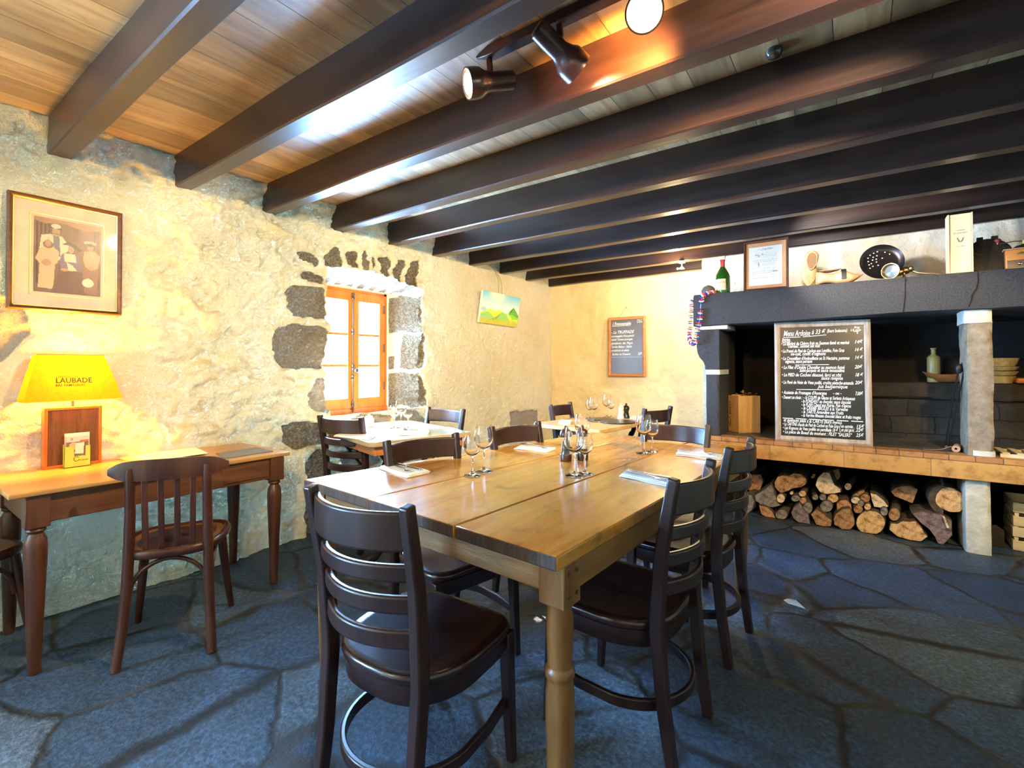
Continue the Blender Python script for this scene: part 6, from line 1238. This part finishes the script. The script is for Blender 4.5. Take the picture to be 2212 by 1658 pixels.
LOGS = [
 (r1_, ell(1725, 1100, 196, 166, 22), 'tan', 4.44, .40, 'big round pale log at the front of the pile, the roundest cut face'),
 (r2_, [(0, 1170), (20, 1080), (110, 1090), (190, 1050), (280, 1060), (370, 1050), (440, 1120), (490, 1210), (538, 1270), (460, 1335), (300, 1325), (120, 1270)], 'tan', 4.43, .40, 'wide half-round tan log on the floor right of the big round one'),
 (r2_, [(310, 940), (450, 915), (600, 940), (740, 960), (870, 1050), (880, 1250), (760, 1392), (680, 1392), (640, 1280), (560, 1170), (440, 1080)], 'purple', 4.45, .40, 'big dark purplish split log at the right end of the pile'),
 (r2_, [(632, 760), (660, 670), (720, 610), (800, 582), (900, 600), (1010, 665), (1060, 780), (1055, 880), (980, 930), (850, 935), (720, 880), (655, 830)], 'tan', 4.47, .38, 'large round log with a two-toned face on top of the pile beside the pillar'),
 (r2_, [(25, 650), (90, 595), (200, 565), (330, 570), (405, 620), (330, 812), (200, 760), (80, 710)], 'brown', 4.56, .36, 'reddish half-round log high in the pile left of the largest round one'),
 (r1_, [(445, 560), (480, 490), (560, 462), (640, 475), (700, 440), (800, 448), (870, 500), (872, 580), (820, 625), (700, 640), (620, 682), (530, 705), (480, 670), (450, 620)], 'brown', 4.52, .38, 'brown split log with torn top edge at the upper left of the pile'),
 (r1_, [(990, 600), (1020, 500), (1090, 430), (1180, 430), (1205, 500), (1250, 600), (1330, 650), (1330, 695), (1240, 712), (1120, 720), (1040, 685)], 'pale', 4.54, .38, 'pale pear-shaped split log at the top middle of the pile'),
 (r1_, [(180, 740), (300, 660), (400, 590), (450, 680), (480, 790), (528, 870), (430, 897), (300, 880), (200, 810)], 'grey', 4.49, .38, 'grey wedge-shaped log at the left of the pile'),
 (r1_, [(20, 760), (70, 710), (150, 730), (180, 810), (160, 920), (100, 975), (10, 950), (25, 860)], 'grey', 4.45, .38, 'grey slab-like log at the far left end of the pile'),
 (r1_, [(240, 865), (350, 890), (420, 950), (465, 1050), (330, 1035), (270, 980)], 'orange', 4.44, .36, 'orange wedge of split wood on the floor at the left of the pile'),
 (r1_, ell(540, 990, 82, 68), 'grey', 4.44, .34, 'grey round log on the floor beside the orange wedge'),
 (r1_, [(668, 960), (700, 890), (790, 832), (830, 920), (900, 990), (925, 1132), (850, 1135), (760, 1095), (690, 1030)], 'purple', 4.43, .36, 'shiny purplish half-moon log on the floor left of the middle'),
 (r1_, ell(890, 900, 66, 76), 'grey', 4.46, .30, 'greenish grey round log resting on the purplish half-moon log'),
 (r1_, [(930, 985), (1000, 915), (1100, 980), (1210, 1070), (1200, 1145), (1120, 1155), (1000, 1120)], 'brown', 4.43, .36, 'brown half log with bright torn lower edge on the floor in the middle'),
 (r1_, ell(1138, 880, 86, 76), 'grey', 4.49, .34, 'round grey log with tan heart above the torn half log'),
 (r1_, [(1228, 1050), (1260, 980), (1350, 915), (1450, 905), (1500, 1000), (1522, 1120), (1460, 1192), (1340, 1192), (1240, 1122)], 'brown', 4.43, .38, 'big dark round log left of the roundest pale one'),
 (r1_, [(1270, 850), (1320, 800), (1400, 790), (1470, 850), (1480, 930), (1430, 900), (1340, 905), (1280, 960)], 'orange', 4.50, .34, 'mossy bark-covered log lying above the big dark round one'),
 (r1_, ell(1225, 775, 74, 56), 'tan', 4.53, .32, 'small hollow tan log above the middle of the pile'),
 (r1_, ell(1655, 770, 70, 55), 'brown', 4.52, .34, 'oval brown log above the roundest pale one'),
 (r1_, ell(1525, 800, 62, 44), 'pale', 4.50, .30, 'light stick end left of the oval brown log'),
 (r1_, ell(1592, 845, 44, 40), 'grey', 4.47, .30, 'small grey round stick just below the oval brown log'),
 (r1_, ell(1685, 885, 46, 42), 'tan', 4.46, .30, 'small bright round stick touching the top of the roundest log'),
 (r1_, ell(1560, 920, 64, 52), 'brown', 4.46, .30, 'dark round stick at the upper left of the roundest log'),
 (r1_, [(1720, 700), (1800, 722), (1900, 800), (1965, 885), (1850, 900), (1770, 885), (1740, 800)], 'pale', 4.49, .34, 'pale split wedge log right of the oval brown log'),
 (r1_, ell(1905, 950, 52, 56), 'grey', 4.45, .30, 'small grey round stick at the upper right of the roundest log'),
 (r2_, ell(75, 960, 82, 90), 'brown', 4.46, .34, 'round brown log standing above the wide half-round tan log'),
 (r1_, ell(1425, 618, 48, 47), 'pale', 4.60, .30, 'white round stick end alone at the top of the pile'),
 (r1_, ell(532, 775, 56, 60), 'pale', 4.48, .34, 'white round stick end below the brown split log'),
 (r1_, ell(675, 703, 24, 22), 'pale', 4.52, .28, 'tiny pale stick end under the brown split log'),
 (r1_, ell(820, 712, 50, 40), 'tan', 4.50, .30, 'knotty yellowish stick end in the left middle of the pile'),
 (r1_, ell(828, 805, 46, 42), 'orange', 4.48, .30, 'orange stick end above the greenish grey log'),
 (r1_, ell(728, 775, 62, 42), 'grey', 4.49, .30, 'grey stick end left of the orange stick end'),
 (r1_, ell(1090, 760, 46, 40), 'grey', 4.52, .30, 'grey stick end right below the pale pear-shaped log'),
 (r1_, ell(990, 760, 42, 36), 'grey', 4.53, .30, 'dim grey stick end in the dark centre of the pile'),
 (r1_, [(930, 490), (965, 445), (995, 455), (985, 500), (945, 510)], 'pale', 4.66, .30, 'small pale splinter left of the pear-shaped log'),
 (r1_, [(60, 520), (130, 455), (270, 455), (300, 560), (250, 680), (120, 680), (60, 640)], 'brown', 4.66, .34, 'dark log high at the far left behind the chair'),
 (r1_, [(1190, 400), (1300, 380), (1330, 480), (1290, 530), (1210, 500)], 'brown', 4.72, .34, 'dark reddish log at the very top under the hearth'),
 (r1_, [(1480, 740), (1560, 690), (1640, 660), (1650, 690), (1570, 740), (1500, 770)], 'brown', 4.56, .30, 'thin brown splinter over the oval brown log'),
]
for ref, poly, kind, Y, ln_, lab in LOGS:
    pts = [at(ref[0]+x*ref[2], ref[1]+y*ref[2], Y=Y) for x, y in poly]
    pts = [Vector((p.x, p.y, max(p.z, 0.002))) for p in pts]; c = sum(pts, Vector())/len(pts); zmin = min(p.z for p in pts)
    T = thing('firewood_log', (c.x, c.y, c.z), 0, lab, 'log', 'firewood logs under the hearth'); rg = random.Random(hash(lab) % 1000 if False else len(lab)*7+int(c.x*100))
    # refine the outline
    out = []
    for i in range(len(pts)):
        a, b = pts[i]-c, pts[(i+1) % len(pts)]-c
        for k in range(3): p = a.lerp(b, k/3); out.append(p*(1+rg.uniform(-.018, .018)))
    R0_ = max((p.length for p in out)); dirv = Vector((rg.uniform(-.12, .12), 1, 0)); ff = lambda s, t_: [Vector((p.x*s, 0, p.z*s))+dirv*t_ for p in out]
    m = MB(); m.loft([ff(.2, .002), ff(.7, .001), ff(.94, 0.0), ff(.985, 0.002)]); m.loft([ff(.985, .002), ff(1.0, .012), ff(.99, ln_*.5), ff(.97, ln_)])
    m2 = MB(); m2.loft([ff(.05, -.0005), ff(.6, -.001), ff(.955, -.0008), ff(.965, .003)], caps=True)
    o = MB(); o.loft([ff(.965, .002), ff(1.0, .006), ff(1.0+.01, ln_*.3), ff(.99, ln_*.6), ff(.96, ln_)]); fixn(o.build('bark', MT['bark'], T, smooth=50)); fixn(m2.build('cut_face', EG[kind], T, smooth=40))
    if 'torn top' in lab:
        m = MB()
        for k in range(16): x_ = -.05+.1*k/15; m.tube([(x_, .01, .035), (x_+rg.uniform(-.004, .004), .012, .045+rg.uniform(.005, .03))], [.0016, .0003], 4)
        m.build('splinters', EG['brown'], T)
    if 'two-toned' in lab:
        m = MB(); pp = [at(r2_[0]+x*r2_[2], r2_[1]+y*r2_[2], Y=Y+.004)-c for x, y in ((540, 740), (560, 670), (620, 600), (700, 560), (800, 585), (700, 650), (650, 750), (690, 850), (760, 910), (740, 960), (640, 920), (570, 840))]; m.loft([pp, [p+Vector((0, ln_*.8, 0)) for p in pp]]); fixn(m.build('loose_bark', MT['bark'], T))
        m = MB(); q0 = at(r2_[0]+745*r2_[2], r2_[1]+600*r2_[2], Y=Y+.02)-c; q1 = at(r2_[0]+710*r2_[2], r2_[1]+470*r2_[2], Y=Y+.02)-c; m.tube([q0, q0.lerp(q1, .5)+Vector((.004, 0, 0)), q1], [.014, .010, .009], 10); m.build('branch_stub', MT['bark'], T, smooth=60)
    if 'purplish split log at' in lab:
        m = MB(); q0 = at(r2_[0]+750*r2_[2], r2_[1]+985*r2_[2], Y=Y-.008)-c; q1 = at(r2_[0]+815*r2_[2], r2_[1]+1145*r2_[2], Y=Y-.02)-c; m.tube([q0, q1], [.006, .007], 8); m.build('twig', EG['pale'], T)
# ------------------------------------------------------------------ ceiling spotlights
MT['spot'] = plain('brown_enamel_spot', (0.045, 0.018, 0.014), 0.28, 0.3); MT['lit'] = plain('lit_lens', (1, .95, .85), .4, emit=(1, .78, .45), es=9)
ta, tb = at(1040, 122, Z=ZC-.024), at(1340, -8, Z=ZC-.024); T = thing('spotlight_bar', (ta.x, ta.y, ZC), 0, 'dark brown metal mounting bar of the ceiling spotlights fixed between two beams', 'light bar'); LM = loc(T)
yb = 1.60; m = MB(); m.loft([[(x, yb-w_, ZC-.001), (x, yb+w_, ZC-.001), (x, yb+w_*.7, ZC-h_), (x, yb-w_*.7, ZC-h_)] for x, w_, h_ in ((ta.x-.04, .008, .008), (ta.x+.03, .030, .028), (3.0, .030, .028), (3.06, .008, .008))]); fixn(m.build('bar', MT['spot'], T, M=LM, bevel=.002))
def spot(px, py, zc2, front, label, lit=True, power=40, ang=90):
    P = at(px, py, Z=zc2); f = Vector(front).normalized(); T = thing('ceiling_spotlight', (P.x, yb, ZC-.028), 0, label, 'spotlight', 'brown ceiling spotlights'); LM = loc(T)
    P = Vector((P.x, yb, zc2)); q = f.to_track_quat('Z', 'Y').to_matrix().to_4x4(); q.translation = P; q = q @ Matrix.Scale(1.25, 4)
    m = MB(); m.lathe([(0, -.085), (.020, -.085), (.027, -.078), (.028, -.05), (.028, .0), (.034, .018), (.043, .032), (.045, .05), (.045, .072), (.041, .072), (.040, .05), (0, .045)], n=30, M=q); m.build('housing', MT['spot'], T, M=LM, smooth=40)
    m = MB(); m.bar([(P.x, yb, ZC-.026), (P.x+.004, yb, P.z+.045), (P.x, yb, P.z+.01)], .022, .012, (0, 1, 0)); m.build('bracket', MT['spot'], T, M=LM, bevel=.002)
    m = MB(); m.lathe([(0, .046), (.038, .046), (.0395, .062), (.030, .072), (0, .077)], n=28, M=q); m.build('lamp_lens', MT['lit'] , T, M=LM, smooth=60)
    light('spotlight_light', 'SPOT', P+f*.105, power, (1, .74, .42), target=P+f, spot_size=R_(ang), spot_blend=.6, shadow_soft_size=.035)
    return P, f
spot(1076, 192, 2.285, (-.55, -.80, -.28), 'left ceiling spotlight with its glowing face turned to the window wall', power=200, ang=130)
spot(1216, 118, 2.285, (.45, .90, -.55), 'middle ceiling spotlight tilted down with its face turned away', power=90, ang=80)
P, f = spot(1397, 40, 2.29, (.33, -.80, -.62), 'right ceiling spotlight facing the room, a dazzling white disc', power=14, ang=130)
light('bulb_glow_light', 'SPOT', (P.x-.03, P.y+.02, P.z-.07), 130, (1, .44, .10), target=(P.x-.10, 1.78, 2.24), spot_size=R_(110), spot_blend=.8, shadow_soft_size=.03)
# bare halogen fixture near the chimney
fxp = at(1478, 572, Y=5.00); T = thing('halogen_fixture', (fxp.x, 4.90, 2.2225), 0, 'small cream halogen spot fitting glowing under the last ceiling beams', 'ceiling light'); LM = loc(T)
m = MB(); m.lathe([(0, 2.2225), (.03, 2.2225), (.03, 2.205), (0, 2.203)], (fxp.x, 4.92, 0), 20); m.tube([(fxp.x, 4.92, 2.205), (fxp.x, 4.92, 2.17)], .004, 8); m.lathe([(0, 2.17), (.012, 2.168), (.026, 2.15), (.024, 2.146), (0, 2.155)], (fxp.x, 4.92, 0), 18); m.build('fitting', MT['white'], T, M=LM, smooth=50)
m = MB(); blob(m, (fxp.x-.035, 4.90, 2.150), .009, 2, 8); m.build('bulb', MT['bulb'], T, M=LM, smooth=60)
light('halogen_light', 'POINT', (fxp.x-.04, 4.86, 2.12), 55, (1, .76, .42), shadow_soft_size=.03)
# unseen spot for the white light on the mantel wall, no fixture built
light('mantel_spot_light', 'SPOT', (2.95, 3.75, 2.12), 62, (1, .95, .86), target=(3.45, 4.95, 1.95), spot_size=R_(85), spot_blend=.5, shadow_soft_size=.03)
q = at(1672, 108, Z=ZC); T = thing('smoke_detector', (q.x, q.y, ZC), 0, 'small round glass ceiling fitting on the planks between two beams', 'ceiling fitting'); m = MB(); m.lathe([(0, 0), (.028, 0), (.030, -.012), (.022, -.026), (0, -.030)][::-1], n=20); m.build('body', plain('smoky_glass', (.05, .045, .04), .1, spec=.8), T, smooth=60)
q = at(1555-30, 575, Y=4.9)
m = MB(); m.tube([(2.235, 4.985, 2.26), (2.235, 4.93, 2.235), (2.235, 4.90, 2.19)], .003, 6); tag(m.build('cable', MT['iron']), 'thin black cable hanging from the beam above the wine bottle', 'cable')
# paper scrap on the floor
q = at(1714, 1303, Z=0); m = MB(); m.add([(-.045, .01, .001), (-.02, -.02, .002), (.02, -.022, .001), (.055, -.03, .001), (.01, .02, .012), (-.03, .028, .006)], [(0, 1, 4), (1, 2, 4), (2, 3, 4), (0, 4, 5), (0, 5, 4, 1)]); m.f = m.f[:4]; m.mi = m.mi[:4]
o = m.build('paper_scrap', MT['paper'], smooth=0); o.location = q; tag(o, 'small crumpled white paper scrap on the stone floor', 'paper')
